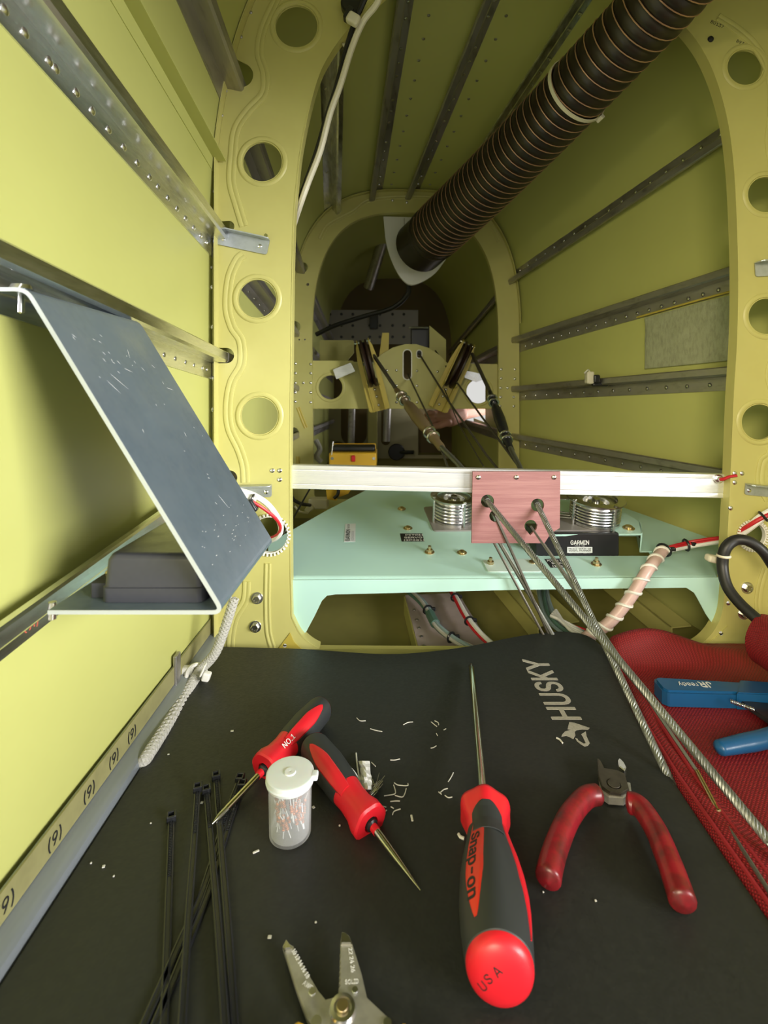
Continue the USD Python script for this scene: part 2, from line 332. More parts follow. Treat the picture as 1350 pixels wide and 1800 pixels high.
# rows of rivets on the top skin between the stringers (each too small to see as a part of its own at the far end)
for k, (xa, xb) in enumerate(((0.094, 0.015), (0.235, 0.105))):
    g = Thing('rivet_row', ('row of dark rivets down the narrow yellow ceiling strip between the two straight stringers', 'row of rivets down the wider pale ceiling strip beside the black duct')[k], 'rivets', (xa, 0.8, top_z(0.8, xa) + ZC))
    for t in np.linspace(0.12, 0.96, 13):
        Y = 0.70 + 0.55 * t; x = xa + (xb - xa) * t; p = np.array([x, Y, top_z(Y, x) + ZC - 0.0003])
        g.part('rivet', rivet_head(p, (0.0, 0, -1), 0.0030, 0.0014, 10), 'dull_aluminium')

# ------------------------------------------------------------------ stringers: J sections riveted to the skin
def wall_normal(side, Y, z):
    e = 1e-3; dx = (wall_x(side, Y, z + e) - wall_x(side, Y, z - e)) / (2 * e)
    n = np.array([-side, 0, side * dx]); return n / np.linalg.norm(n)
def j_section(path, up, nrm, s=1.0, lip=True):
    """path on the skin; flange lies on the skin below the web (towards -up), the web stands on it, a lip turns up and back"""
    prof = [(0.0, 0.0), (-0.019, 0.0), (-0.019, 0.0012), (-0.0012, 0.0012), (-0.0012, 0.0165), (0.0010, 0.0185), (0.0090, 0.0185), (0.0105, 0.0170), (0.0105, 0.0125), (0.0093, 0.0125), (0.0093, 0.0165), (0.0088, 0.0172), (0.0016, 0.0172), (0.0, 0.0158)]
    P = np.asarray(path); k = len(prof); n = len(P); v = []; f = []
    for i in range(n):
        v += [P[i] + up[i] * a * s + nrm[i] * b * s for a, b in prof]
    for i in range(n - 1):
        for j in range(k):
            a, b = i * k + j, i * k + (j + 1) % k; f.append((a, b, b + k, a + k))
    m = TM(v, f); V = list(m.vertices); Fs = list(m.faces)
    for base, rev in ((0, 1), ((n - 1) * k, 0)):         # close the ends: flange, web and lip quads
        for a, b, c, d in ((1, 2, 3, 0), (0, 3, 4, 13), (13, 4, 5, 12), (12, 5, 6, 11), (11, 6, 7, 10), (10, 7, 8, 9)):
            q = [base + a, base + b, base + c, base + d]; q = q[::-1] if rev else q; Fs += [(q[0], q[1], q[2]), (q[0], q[2], q[3])]
    m = TM(V, Fs); m.fix_normals(); return m
def wall_stringer(label, side, ends, flip=1, mat='aluminium', rivets=(), s=1.0, rr=0.0026, group=None, marks=()):
    """ends: [(Y, z)]; flip=1 puts the flange below the web, -1 above; rivets: depths Y"""
    ys = np.linspace(ends[0][0], ends[-1][0], 40); zs = np.interp(ys, [e[0] for e in ends], [e[1] for e in ends])
    P = np.array([(wall_x(side, y, z), y, z + ZC) for y, z in zip(ys, zs)]); N = np.array([wall_normal(side, y, z) for y, z in zip(ys, zs)])
    T = np.gradient(P, axis=0); T /= np.linalg.norm(T, axis=1)[:, None]
    U = np.cross(T, N) ; U *= np.sign(U[:, 2:3]) * flip
    t = Thing('stringer', label, 'stringer', P[0], group); body = t.part('rail', j_section(P + N * 0.0002, U, N, s), mat)
    for y in rivets:
        z = np.interp(y, ys, zs); i = np.argmin(abs(ys - y)); p = np.array([wall_x(side, y, z), y, z + ZC]) + N[i] * 0.0013 * s - U[i] * 0.0105 * s
        t.part('rivet', rivet_head(p, N[i], rr, rr * 0.55), 'rivet_metal')
    for y, w in marks:                                   # red mill printing on the flange
        z = np.interp(y, ys, zs); i = np.argmin(abs(ys - y)); p = np.array([wall_x(side, y, z), y, z + ZC]) + N[i] * 0.0015 * s - U[i] * 0.0145 * s
        t.part('printed_mark', text(w, 0.0070, p, -T[i] * side * -1 if side < 0 else T[i], U[i], 0.0001, False), 'text_red')
    return t
rv = lambda a, b, n: np.linspace(a, b, n)
wall_stringer('upper bright aluminium stringer running down to the riveted clip on the left frame', -1, [(-0.25, 0.305), (0.20, 0.252), (0.66, 0.198)], rivets=np.r_[0.305, 0.322, 0.345, 0.352, 0.375, 0.395, 0.418, 0.442, 0.466, 0.49, 0.508, 0.530, 0.553, 0.576, 0.60, 0.622, 0.642], s=1.2, rr=0.0034)
wall_stringer('aluminium stringer carrying the top of the slate metal bracket', -1, [(-0.25, 0.114), (0.18, 0.079), (0.66, 0.0400)], rivets=np.r_[0.27, 0.50, 0.523, 0.55, 0.578, 0.603, 0.63, 0.645], s=1.2, marks=((0.25, '7 (NS)'),))
wall_stringer('lower aluminium stringer with red printing under the black sensor box', -1, [(-0.25, -0.184), (0.18, -0.148), (0.66, -0.108)], rivets=(), s=1.1, marks=((0.285, 'ALCLAD'), (0.335, '(K9'),))
# the same stringers beyond the left frame, and their mirror images on the other side
for k, (z0, z1) in enumerate(((0.392, 0.275), (0.198, 0.125), (0.040, -0.003), (-0.108, -0.11))):
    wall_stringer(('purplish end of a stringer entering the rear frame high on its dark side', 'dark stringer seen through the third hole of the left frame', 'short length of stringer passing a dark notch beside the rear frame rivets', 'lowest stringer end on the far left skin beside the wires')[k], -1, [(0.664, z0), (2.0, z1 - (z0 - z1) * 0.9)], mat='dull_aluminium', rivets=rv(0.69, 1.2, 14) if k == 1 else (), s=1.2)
RZ = [((0.664, 0.392), (1.25, 0.278), (2.0, 0.165)), ((0.664, 0.181), (1.25, 0.122), (2.0, 0.07)), ((0.664, 0.030), (1.25, 0.003), (1.30, 0.000)), ((0.664, -0.128), (1.25, -0.112), (2.0, -0.10))]
RL = ('dark stringer with bright rivets sloping down the right skin, highest of the four', 'stringer above the square cloth patch on the right skin', 'stringer below the square cloth patch, with a small tie mount on it', 'stringer dipping behind the bright aluminium cross bar on the right skin')
for k in range(4):
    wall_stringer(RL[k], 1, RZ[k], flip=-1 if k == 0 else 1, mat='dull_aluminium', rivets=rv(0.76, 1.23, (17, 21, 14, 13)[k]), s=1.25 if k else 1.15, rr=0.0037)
def top_stringer(label, xs, ys, flip, mat='dull_aluminium', n=16):
    yy = np.linspace(ys[0], ys[1], 24); xx = np.interp(yy, ys, xs); P = np.array([(x, y, top_z(y, x) + ZC) for x, y in zip(xx, yy)]); e = 1e-3
    N = np.array([(-(top_z(y, x + e) - top_z(y, x - e)) / (2 * e), 0, 1) for x, y in zip(xx, yy)]); N = -N / np.linalg.norm(N, axis=1)[:, None]
    T = np.gradient(P, axis=0); T /= np.linalg.norm(T, axis=1)[:, None]; U = np.cross(T, N); U *= np.sign(U[:, 0:1]) * flip
    t = Thing('stringer', label, 'stringer', P[0]); t.part('rail', j_section(P + N * 0.0002, U, N, 1.25), mat)
    for y in np.linspace(0.72, min(ys[1], 1.22), n):
        i = np.argmin(abs(yy - y)); t.part('rivet', rivet_head(P[i] + N[i] * 0.0017 - U[i] * 0.012, N[i], 0.0034, 0.0018, 10), 'rivet_metal')
top_stringer('ceiling stringer on the cable side of the yellow rivet strip, nearest the upright one', (0.046, -0.026), (0.664, 1.25), -1)
top_stringer('ceiling stringer between the yellow strip and the pale strip beside the duct', (0.202, 0.0645), (0.664, 1.25), -1)
top_stringer('pale lilac ceiling stringer running along the black duct', (0.352, 0.166), (0.664, 1.25), -1, 'aluminium')
top_stringer('thin lilac stringer standing almost upright beside the white cable', (-0.070, -0.128), (0.664, 1.25), 1, 'aluminium', 6)
# painted angle stiffener and the stringer through the frame notch, upper left
ysx = np.linspace(0.30, 0.655, 16)
Pn = np.array([(wall_x(-1, y, z), y, z + ZC) for y, z in zip(ysx, np.interp(ysx, (0.30, 0.655), (0.345, 0.298)))]); Nn = np.array([wall_normal(-1, y, z - ZC) for (x, y, z) in Pn])
Tn = np.gradient(Pn, axis=0); Tn /= np.linalg.norm(Tn, axis=1)[:, None]; Un = np.cross(Tn, Nn); Un *= np.sign(Un[:, 2:3])
vv = []
for p, u, n_ in zip(Pn, Un, Nn): vv += [p + u * a + n_ * b for a, b in ((0.0, 0), (-0.016, 0), (-0.016, 0.0012), (-0.0012, 0.0012), (-0.0012, 0.016), (0, 0.016))]
ff = [(i * 6 + j, i * 6 + (j + 1) % 6, (i + 1) * 6 + (j + 1) % 6, (i + 1) * 6 + j) for i in range(15) for j in range(6)]
am = TM(vv, ff); am.fix_normals()
one('stiffener', 'yellow painted angle stiffener ending with a slanted tip at the left frame', 'stiffener', am, 'skin_primer')
wall_stringer('shadowed stringer passing through the rounded notch high on the left frame', -1, [(0.22, 0.455), (0.70, 0.388)], mat='dull_aluminium', s=1.25)

# bottom edge rail along the left of the pad
yb = np.linspace(-0.1, 0.655, 14)
rail = Thing('edge_rail', 'long grey aluminium edge rail along the left side of the black pad', 'rail', (-0.214, 0.2, 0.0))
pr = [(-0.2235, 0.0365), (-0.2225, 0.0365), (-0.2225, 0.018), (-0.2125, 0.0165), (-0.208, 0.0135), (-0.206, 0.008), (-0.207, 0.002), (-0.209, 0.001), (-0.2095, 0.006), (-0.2105, 0.012), (-0.2145, 0.0145), (-0.2235, 0.0165)]
rail.part('rail', TM([(x, y, z) for y in yb for x, z in pr], [(i * 12 + j, i * 12 + (j + 1) % 12, (i + 1) * 12 + (j + 1) % 12, (i + 1) * 12 + j) for i in range(len(yb) - 1) for j in range(12)][::1]), 'rail_grey')
rail.part('flange', sheet(np.array([[(-0.2222, y, z) for z in (0.0185, 0.028, 0.037)] for y in yb]), 0.0012), 'olive_paint', label='olive painted flange with stamped numbers')
for yy_ in (0.24, 0.29, 0.335, 0.375, 0.41, 0.44):
    rail.part('printed_number', text('(9)', 0.0085, (-0.2205, yy_, 0.023), (0, 1, 0), Z, 0.0001, False), 'text_black')
rail.part('joint_clip', place(rbox((0.004, 0.012, 0.034), 0.001), (-0.2205, 0.545, 0.031), X, Yv), 'dull_aluminium')

# ------------------------------------------------------------------ the near frame (a pressed ring of sheet metal round the tail cone)
Y1 = 0.66
def px1(px, py): p = at(px, py, Y1); return np.array([p[0], p[2]])
k1 = Y1 / F
xl, xr, zt, zb = sec(Y1)
outer = np.vstack([arch(Y1, 0.0025, 80), [(xr - 0.0025, zb + 0.004), (xl + 0.0025, zb + 0.004)]]) + [0, ZC]
inner_px = [(512, 1085), (510, 1000), (509, 820), (511, 640), (513, 480), (516, 380), (523, 300), (531, 245), (545, 180), (560, 130), (578, 95), (604, 58), (640, 18), (690, -28), (760, -75), (850, -100), (940, -105), (1040, -75), (1120, -20), (1180, 22), (1225, 70), (1256, 128), (1279, 205), (1291, 290), (1297, 400), (1299, 500), (1297, 600), (1291, 700), (1286, 830), (1280, 950), (1276, 1030), (1270, 1080), (1252, 1115), (1225, 1137), (1185, 1147), (600, 1147), (560, 1140), (530, 1118)]
inn = spline(np.array([px1(*p) for p in inner_px] + [px1(*inner_px[0])]), 220)
band = sg.Polygon(outer).difference(sg.Polygon(inn).buffer(0))
HL = [(521, 46, 37), (461, 284, 34.5), (452, 525, 33.5), (456, 731, 32.5)]
HR = [(1310, 118, 31), (1346, 342, 31), (1347, 556, 31), (1335, 742, 31), (1500, 470, 3)]
GL, GR = (474, 940, 34), (1322, 941, 25)
cut = []
for x, y, r in HL + HR[:4] + [GL, GR]: cut.append(sg.Point(px1(x, y)).buffer(r * k1, 24))
def slot(pts, r): return sg.LineString([px1(*p) for p in pts]).buffer(r * k1, 16)
cut += [slot([(385, 112), (424, 132)], 21), slot([(372, 625), (398, 625)], 13.5), slot([(380, 838), (404, 840)], 13), slot([(380, 400), (402, 398)], 10), sg.Point(px1(467, 414)).buffer(3.6 * k1)]
band = band.difference(shapely.union_all(cut))
fr = Thing('bulkhead_frame', 'near yellow primed bulkhead frame with lightening holes, framing the mint shelf', 'frame', (0.168, Y1, 0.0))
fr.part('web', extrude(band, 0.0016, (0, Y1, 0), X, Z, Yv, 0.0), 'frame_primer')
# inner flange (turned aft) and outer flange lying on the skin
def flange(line, y0, y1, th, inward, closed=True):
    L = np.asarray(line); a = np.c_[L[:, 0], np.full(len(L), y0), L[:, 1]]; b = np.c_[L[:, 0], np.full(len(L), y1), L[:, 1]]
    return sheet(np.array([a, (a + b) / 2, b]), th * inward)
fr.part('inner_flange', flange(inn, Y1 - 0.0005, Y1 + 0.016, 0.0014, 1), 'frame_primer')
of = arch(Y1, 0.001, 80)[6:] + [0, ZC]
fr.part('outer_flange', flange(np.vstack([[(of[0, 0], ZC - 0.34)], of[:70]]), Y1 - 0.013, Y1 + 0.001, 0.0013, 1), 'frame_primer')
def hole_lip(t, x, y, r, Yp=Y1, kk=k1, mat='frame_primer'):
    c = at(x, y, Yp); R = r * kk
    prof = [(-0.0002, R + 0.0075), (-0.0012, R + 0.0062), (-0.0018, R + 0.0045), (-0.0012, R + 0.002), (0.0008, R + 0.0004), (0.0036, R), (0.0036, R + 0.001), (0.0012, R + 0.0016), (0.0, R + 0.003)]
    t.part('hole_lip', lathe(c, Yv, prof, 44), mat)
for h in HL + HR[:4]: hole_lip(fr, *h)
def bead(t, pts, w=0.0058, name='bead', closed=False, mat='frame_primer', Yp=Y1):
    P = spline([at(x, y, Yp) for x, y in pts], 90); sec_ = [(w, 0.0), (w * 0.93, 0.0013), (w * 0.6, 0.0019), (w * 0.22, 0.0014), (0, 0.0009), (-w * 0.22, 0.0014), (-w * 0.6, 0.0019), (-w * 0.93, 0.0013), (-w, 0.0)]
    T = np.gradient(P, axis=0); T /= np.linalg.norm(T, axis=1)[:, None]; U = np.cross(T, Yv); U /= np.linalg.norm(U, axis=1)[:, None]
    v = np.array([[p + u * a - Yv * (b - 0.0003) for a, b in sec_] for p, u in zip(P, U)]); n, k, _ = v.shape
    f = [(i * k + j, i * k + (j + 1) % k, (i + 1) * k + (j + 1) % k, (i + 1) * k + j) for i in range(n - 1) for j in range(k)]
    m = TM(v.reshape(-1, 3), f); V = list(m.vertices); Fs = list(m.faces)
    for base in (0, (n - 1) * k):
        ci = len(V); V.append(np.mean([V[base + j] for j in range(k)], 0)); Fs += [(base + j, base + (j + 1) % k, ci) for j in range(k)]
    m = TM(V, Fs); m.fix_normals(); t.part(name, m, mat)
bead(fr, [(500, -30), (478, 15), (461, 55), (456, 95), (466, 130), (463, 165), (436, 195), (415, 228), (409, 275), (407, 320), (418, 362), (429, 398)])
bead(fr, [(428, 448), (417, 458), (404, 490), (400, 540), (409, 575), (424, 600), (425, 640), (408, 672), (401, 712), (404, 752), (421, 790), (430, 820), (432, 848)])
bead(fr, [(471, 990), (470, 1060), (472, 1110), (480, 1142)], 0.0045)
bead(fr, [(434, 1022), (431, 1055), (414, 1085), (407, 1115), (405, 1140)], 0.0052)
bead(fr, [(1262, 30), (1300, 55), (1330, 85), (1352, 130), (1357, 190), (1352, 250), (1360, 300)])
bead(fr, [(1362, 620), (1352, 660), (1360, 700), (1356, 790), (1340, 812), (1336, 850), (1350, 878)])
bead(fr, [(1345, 1000), (1335, 1035), (1333, 1070), (1342, 1110)], 0.0052)
def rv1(t, pts, r=0.0031, Yp=Y1, mat='rivet_metal', name='rivet'):
    for x, y in pts: t.part(name, rivet_head(at(x, y, Yp) - Yv * 0.0001, -Yv, r, r * 0.6), mat)
rv1(fr, [(479, 827), (492, 827), (492, 843), (1291, 832), (1304, 832), (1291, 848), (371, 505), (372, 575), (374, 665), (373, 720), (501, 1134), (1267, 1113), (1242, 1136), (1284, 893), (1280, 1060)])
rv1(fr, [(441, 22), (424, 65), (397, 160), (390, 203), (374, 336), (376, 290), (371, 470)], 0.0022, mat='dull_aluminium')
rv1(fr, [(1249, 69)], 0.004, mat='text_black', name='lock_bolt')
fr.part('corner_doubler', extrude(sg.Polygon([px1(*p) for p in [(484, 1147), (510, 1112), (517, 1128), (535, 1145), (536, 1150), (484, 1150)]]), 0.0012, (0, Y1 - 0.0012, 0), X, Z, Yv), 'bracket_primer')
fr.part('corner_doubler', extrude(sg.Polygon([px1(*p) for p in [(1180, 1150), (1225, 1141), (1256, 1121), (1278, 1100), (1288, 1110), (1285, 1135), (1270, 1150)]]), 0.0012, (0, Y1 - 0.0012, 0), X, Z, Yv), 'frame_primer')
for x, y in ((452, 1051), (449, 1101), (1313, 1033), (1307, 1078)):
    c = at(x, y, Y1); nut = fr.part('washer', disc(c - Yv * 0.0014, Yv, 0.0078, 0.0016), 'rivet_metal')
    fr.part('bolt_head', cat(lathe(c - Yv * 0.0052, Yv, [(0, 0), (0, 0.0047), (0.0006, 0.0054), (0.0038, 0.0056), (0.0040, 0)], 6), torus(c - Yv * 0.0053, Yv, 0.0034, 0.0007, 20, 6)), 'steel', under=nut)
# stamped part numbers near the top of the right limb
for s_, x, y in (('B0137', 1248, 40), ('893', 1293, 74)):
    fr.part('stamped_number', text(s_, 0.0042, at(x, y, Y1) - Yv * 0.0001, (0.9, 0, -0.42), (0.42, 0, 0.9), 0.0001, False), 'text_black')
# toothed caterpillar grommets in the two cable holes
for (x, y, r), lab in ((GL, None), (GR, None)):
    c = at(x, y, Y1); R = r * k1; n = 40; v = []
    g = Thing('grommet', 'clear toothed grommet lining the cable hole beside the slate bracket' if x < 600 else 'white toothed grommet lining the cable hole behind the black hose', 'grommet', c)
    g.part('ring', ring(c - Yv * 0.002, Yv, R - 0.0022, R - 0.0006, 0.0065, 40), 'white_plastic')
    teeth = [place(rbox((0.0024, 0.0022, 0.0036), 0.0004), c - Yv * 0.0022 + X * (R + 0.0008) * math.cos(a) + Z * (R + 0.0008) * math.sin(a), X * math.cos(a + 1.5708) + Z * math.sin(a + 1.5708), Yv) for a in np.arange(34) * 2 * math.pi / 34]
    g.part('teeth', cat(*teeth), 'white_plastic', kind='stuff')

# small riveted angle clips that tie the stringers to the frame
def angle_clip(label, a, b, h, mat='clip_grey', rivs=()):
    """a, b: pixels of the bend's ends at the frame; a shelf sticks out towards the eye, a tab lies on the web"""
    A, B = at(*a, Y1) - Yv * 0.001, at(*b, Y1) - Yv * 0.001; ex = (B - A) / np.linalg.norm(B - A); ez = np.cross(ex, Yv); L = np.linalg.norm(B - A)
    ez = ez if ez[2] < 0 else -ez
    t = Thing('angle_clip', label, 'clip', A)
    tab = sg.box(0, 0, L, h * k1).buffer(-0.003).buffer(0.003); t.part('tab', extrude(tab, 0.0013, A - Yv * 0.0013, ex, ez, Yv), mat)
    t.part('shelf', extrude(sg.Polygon([(0, 0), (L, 0), (L, 0.010), (L * 0.9, 0.013), (0.003, 0.015), (0, 0.012)]), 0.0014, A, ex, -Yv, ez), mat)
    for u, w in rivs: t.part('rivet', rivet_head(A + ex * L * u + ez * h * k1 * w - Yv * 0.0013, -Yv, 0.0028, 0.0014), 'rivet_metal')
angle_clip('aluminium angle clip riveted over the upper stringer end on the left frame', (380, 402), (475, 422), 27, rivs=((0.18, 0.6), (0.85, 0.55)))
angle_clip('aluminium angle clip above the looped red and white wires', (415, 852), (478, 851), 22, rivs=((0.85, 0.6),))
angle_clip('folded aluminium clip on the right limb of the near frame, above the cloth patch', (1325, 462), (1392, 458), 25, rivs=((0.5, 0.5),))
angle_clip('folded aluminium clip beside the red and white bundle on the right limb', (1309, 849), (1392, 857), 20, rivs=((0.08, 0.6),))

# ------------------------------------------------------------------ the rear frame with its cross beam and pulleys
Y2 = 1.25; k2 = Y2 / F
def px2(px, py, Yp=Y2): p = at(px, py, Yp); return np.array([p[0], p[2]])
xl, xr, zt, zb = sec(Y2)
out2 = np.vstack([arch(Y2, 0.0025, 80), [(xr - 0.0025, zb + 0.003), (xl + 0.0025, zb + 0.003)]]) + [0, ZC]
in2 = np.vstack([arch(Y2, 0.052, 80), [(xr - 0.052, zb + 0.05), (xl + 0.056, zb + 0.05)]]) + [0, ZC]
f2 = Thing('bulkhead_frame', 'rear yellow primed frame, smaller and dimmer, seen through the near one', 'frame', (0.05, Y2, ZC + zb))
b2 = sg.Polygon(out2).difference(sg.Polygon(in2).buffer(-0.02).buffer(0.02))
b2 = b2.difference(shapely.union_all([sg.Point(px2(517, 575)).buffer(11 * k2), sg.Point(px2(515, 762)).buffer(11 * k2), sg.Point(px2(532, 470)).buffer(9 * k2), sg.Point(px2(541, 500)).buffer(2.6 * k2), sg.Point(px2(536, 597)).buffer(1.5 * k2), sg.Point(px2(526, 597)).buffer(1.5 * k2)]))
f2.part('web', extrude(b2, 0.0016, (0, Y2, 0), X, Z, Yv), 'frame_primer')
f2.part('inner_flange', flange(np.vstack([in2[-1:], in2[:80], in2[80:81]]), Y2 - 0.0004, Y2 + 0.014, 0.0014, 1), 'frame_primer')
f2.part('outer_flange', flange(arch(Y2, 0.001, 80)[2:78] + [0, ZC], Y2 - 0.012, Y2 + 0.001, 0.0013, 1), 'frame_primer')
bead(f2, [(x, y) for x, y in [(562, 420), (578, 395), (620, 372), (650, 352), (720, 346), (790, 352), (835, 372), (862, 395), (878, 425)]], 0.006, Yp=Y2)
bead(f2, [(524, 716), (531, 735), (538, 752)], 0.005, mat='bracket_primer', Yp=Y2); bead(f2, [(524, 802), (524, 816)], 0.005, mat='bracket_primer', Yp=Y2)
rv1(f2, [(519, 639), (546, 640), (519, 656), (546, 656), (519, 673), (533, 673), (546, 673), (519, 690), (546, 690), (519, 706), (546, 707)] + [(881, 649), (905, 649), (881, 665), (905, 666), (880, 682), (892, 682), (903, 682), (880, 698), (903, 698), (879, 714), (903, 714), (715, 356), (690, 352)], 0.0034, Y2)
BY = 1.262; kb = BY / F
def pb(px, py): return px2(px, py, BY)
bm = Thing('cross_beam', 'yellow primed cross beam with round holes and a domed centre plate carrying the cable pulleys', 'beam', at(715, 718, BY))
poly = sg.Polygon([pb(*p) for p in [(545, 634), (620, 634), (622, 636), (655, 636), (672, 622), (690, 611), (712, 605), (732, 605), (755, 612), (774, 625), (786, 638), (870, 640), (890, 640), (890, 718), (545, 718)]])
poly = poly.difference(shapely.union_all([sg.Point(pb(581, 681)).buffer(21 * kb), sg.Point(pb(841, 688)).buffer(21 * kb), sg.LineString([pb(716, 622), pb(716, 660)]).buffer(6.5 * kb), sg.LineString([pb(737, 620), pb(737, 625)]).buffer(4 * kb)]))
bm.part('web', extrude(poly, 0.002, (0, BY, 0), X, Z, Yv), 'frame_primer')
bm.part('lower_flange', place(rbox((345 * kb, 0.03, 0.002), 0.0008), (pb(717, 0)[0], BY + 0.0155, pb(0, 718)[1]), X, Yv), 'frame_primer')
for x in (581, 841): hole_lip(bm, x, 681 if x < 700 else 688, 21, BY, kb)
bm.part('slot_liner', extrude(sg.LineString([pb(716, 622), pb(716, 660)]).buffer(8.5 * kb).difference(sg.LineString([pb(716, 622), pb(716, 660)]).buffer(6.5 * kb)), 0.003, (0, BY - 0.001, 0), X, Z, Yv), 'white_plastic')
bm.part('slot_liner', extrude(sg.LineString([pb(737, 620), pb(737, 625)]).buffer(5.5 * kb).difference(sg.LineString([pb(737, 620), pb(737, 625)]).buffer(4 * kb)), 0.003, (0, BY - 0.001, 0), X, Z, Yv), 'white_plastic')
rv1(bm, [(680, 651), (697, 651), (733, 652), (769, 653), (697, 707), (733, 707), (733, 678), (697, 678)], 0.0034, BY)
bm.part('stop_tab', extrude(sg.Polygon([pb(*p) for p in [(586, 650), (617, 638), (625, 653), (592, 667)]]).buffer(-0.002).buffer(0.002), 0.002, (0, BY - 0.012, 0), X, Z, Yv), 'bright_aluminium', label='bright bare aluminium tab')
bm.part('stop_tab', extrude(sg.Polygon([pb(*p) for p in [(818, 652), (843, 657), (846, 668), (836, 672), (815, 664)]]).buffer(-0.002).buffer(0.002), 0.002, (0, BY - 0.012, 0), X, Z, Yv), 'aluminium', label='grey aluminium tab with a rivet')
def pulley(label, top, bottom, w):
    """a grooved pulley between two folded yellow cheeks, leaning in the plane of the cross beam"""
    A, B = at(*top, 1.225), at(*bottom, 1.235); d = (B - A) / np.linalg.norm(B - A); L = np.linalg.norm(B - A); sx = np.cross(d, Yv); sx *= np.sign(sx[0])
    t = Thing('pulley_bracket', label, 'pulley', B)
    for s in (-1, 1):
        ch = sg.Polygon([(0, 0.012), (0.008, 0.0), (L * 0.62, -0.006), (L * 0.66, 0.004), (L, 0.010), (L, 0.030), (0, 0.030)])
        t.part('cheek', extrude(ch, 0.0022, A - Yv * 0.022 + sx * s * w * 0.5, d, Yv, sx * s), 'bracket_primer')
        t.part('foot', extrude(sg.box(L * 0.4, 0, L, 0.010), 0.002, A + Yv * 0.006 + sx * s * w * 0.5, d, sx * s, Yv), 'bracket_primer')
    for s in (-1, 1): t.part('lip', extrude(sg.Polygon([(L * 0.02, 0), (L, 0), (L * 0.98, 0.011), (L * 0.30, 0.0105), (L * 0.10, 0.006)]), 0.002, A - Yv * 0.010 + sx * s * (w * 0.5 + 0.001), d, sx * s, Yv), 'bracket_primer')
    t.part('base', extrude(sg.box(L * 0.55, -w * 0.5, L, w * 0.5), 0.002, A + Yv * 0.0065, d, sx, Yv), 'bracket_primer')
    c = A + d * L * 0.33; R = L * 0.33
    t.part('wheel', lathe(c - sx * w * 0.36, sx, [(0, 0), (0, R * 0.5), (w * 0.05, R), (w * 0.2, R), (w * 0.36, R * 0.86), (w * 0.52, R), (w * 0.67, R), (w * 0.72, R * 0.5), (w * 0.72, 0)], 32), 'pulley_dark')
    t.part('bolt', rod(c - sx * w * 0.8, c + sx * w * 0.8, 0.003, 8), 'rivet_metal')
    t.part('guard_pin', rod(A + d * 0.006 - sx * w * 0.8 - Yv * 0.008, A + d * 0.006 + sx * w * 0.7 - Yv * 0.008, 0.0025, 8), 'rivet_metal')
    for q in (0.70, 0.80, 0.92): t.part('rivet', rivet_head(A + d * L * q + Yv * 0.006, -Yv, 0.0036, 0.002), 'rivet_metal')
pulley('left leaning cable pulley in a yellow bracket on the cross beam', (637, 597), (668, 722), 0.026)
pulley('right leaning cable pulley in a yellow bracket on the cross beam', (824, 602), (768, 720), 0.026)

# ------------------------------------------------------------------ the corrugated duct and its fairing
dA, dB = at(1226, -66, 0.57), at(738, 434, 1.22)
nd = 760; tt = np.linspace(-0.42, 1, nd); dp = dA + (dB - dA) * tt[:, None]; dp[:, 2] += -0.010 * np.sin(math.pi * np.clip(tt, 0, 1)); dp[:, 2] += 0.10 * np.clip(-tt, 0, 1) ** 2; LD = np.linalg.norm(dB - dA)
turns = 46; r0 = 0.0395 + 0.0225 * np.clip(tt, 0, 1); stiff = np.clip((tt - 0.90) / 0.02, 0, 1)
rr_ = r0 + (1 - stiff) * 0.0022 * np.abs(np.sin(math.pi * turns * tt)) * 1.0
duct = Thing('duct_hose', 'large brown black corrugated duct with copper coloured wire coil, crossing the ceiling', 'hose', dB)
duct.part('tube', tube(dp, rr_, 36), 'hose_rubber')
hp, hT, hU, hV = transport(dp[:int(nd * 0.91)]); th_ = 2 * math.pi * turns * tt[:len(hp)]
hpF = []; q = np.linspace(0, len(hp) - 1.001, 62 * 26)
for s_ in q:
    i = int(s_); w = s_ - i; p = hp[i] * (1 - w) + hp[i + 1] * w; a = 2 * math.pi * turns * (tt[i] * (1 - w) + tt[i + 1] * w); R = np.interp(s_, np.arange(len(hp)), r0[:len(hp)]) + 0.0004
    R += 0.0018; hpF.append(p + R * (hU[i] * math.cos(a) + hV[i] * math.sin(a)))
duct.part('wire_coil', tube(np.array(hpF), 0.0008, 6), 'copper_wire')
i = int(np.argmin(abs(tt - 0.262))); c_ = dp[i]; ax = hT[i]; Rz = r0[i] + 0.0042
ztie = Thing('zip_tie', 'cream zip tie pulled round the duct hose near its upper end', 'zip tie', c_ - Z * Rz)
ztie.part('strap', lathe(c_ - ax * 0.0026, ax, [(0, Rz - 0.0008), (0, Rz + 0.0006), (0.0052, Rz + 0.0006), (0.0052, Rz - 0.0008), (0, Rz - 0.0008)], 48), 'cream_plastic')
hd = at(1074, 160, c_[1] - 0.028) - c_; hd -= ax * np.dot(hd, ax); hd /= np.linalg.norm(hd)
ztie.part('head', place(rbox((0.010, 0.009, 0.006), 0.0012), c_ + hd * (Rz + 0.0022), ax, np.cross(hd, ax)), 'cream_plastic')
FYd = 1.24
fair = [(674, 373), (742, 376), (790, 376), (800, 420), (778, 462), (755, 484), (725, 496), (706, 484), (690, 455), (679, 420)]
fp = spline([at(x, y, FYd)[[0, 2]] for x, y in fair + fair[:1]], 60)
fs = sg.Polygon(fp).buffer(0).union(sg.Polygon([at(x, y, FYd)[[0, 2]] for x, y in [(674, 373), (790, 376), (790, 420), (680, 420)]]))
fg = Thing('duct_flange', 'white rounded outlet flange at the far end of the corrugated duct', 'flange', at(720, 495, FYd + 0.02))
fg.part('plate', extrude(fs, 0.012, (0, FYd + 0.03, 0), X, Z, Yv, 0.002), 'fairing_white')
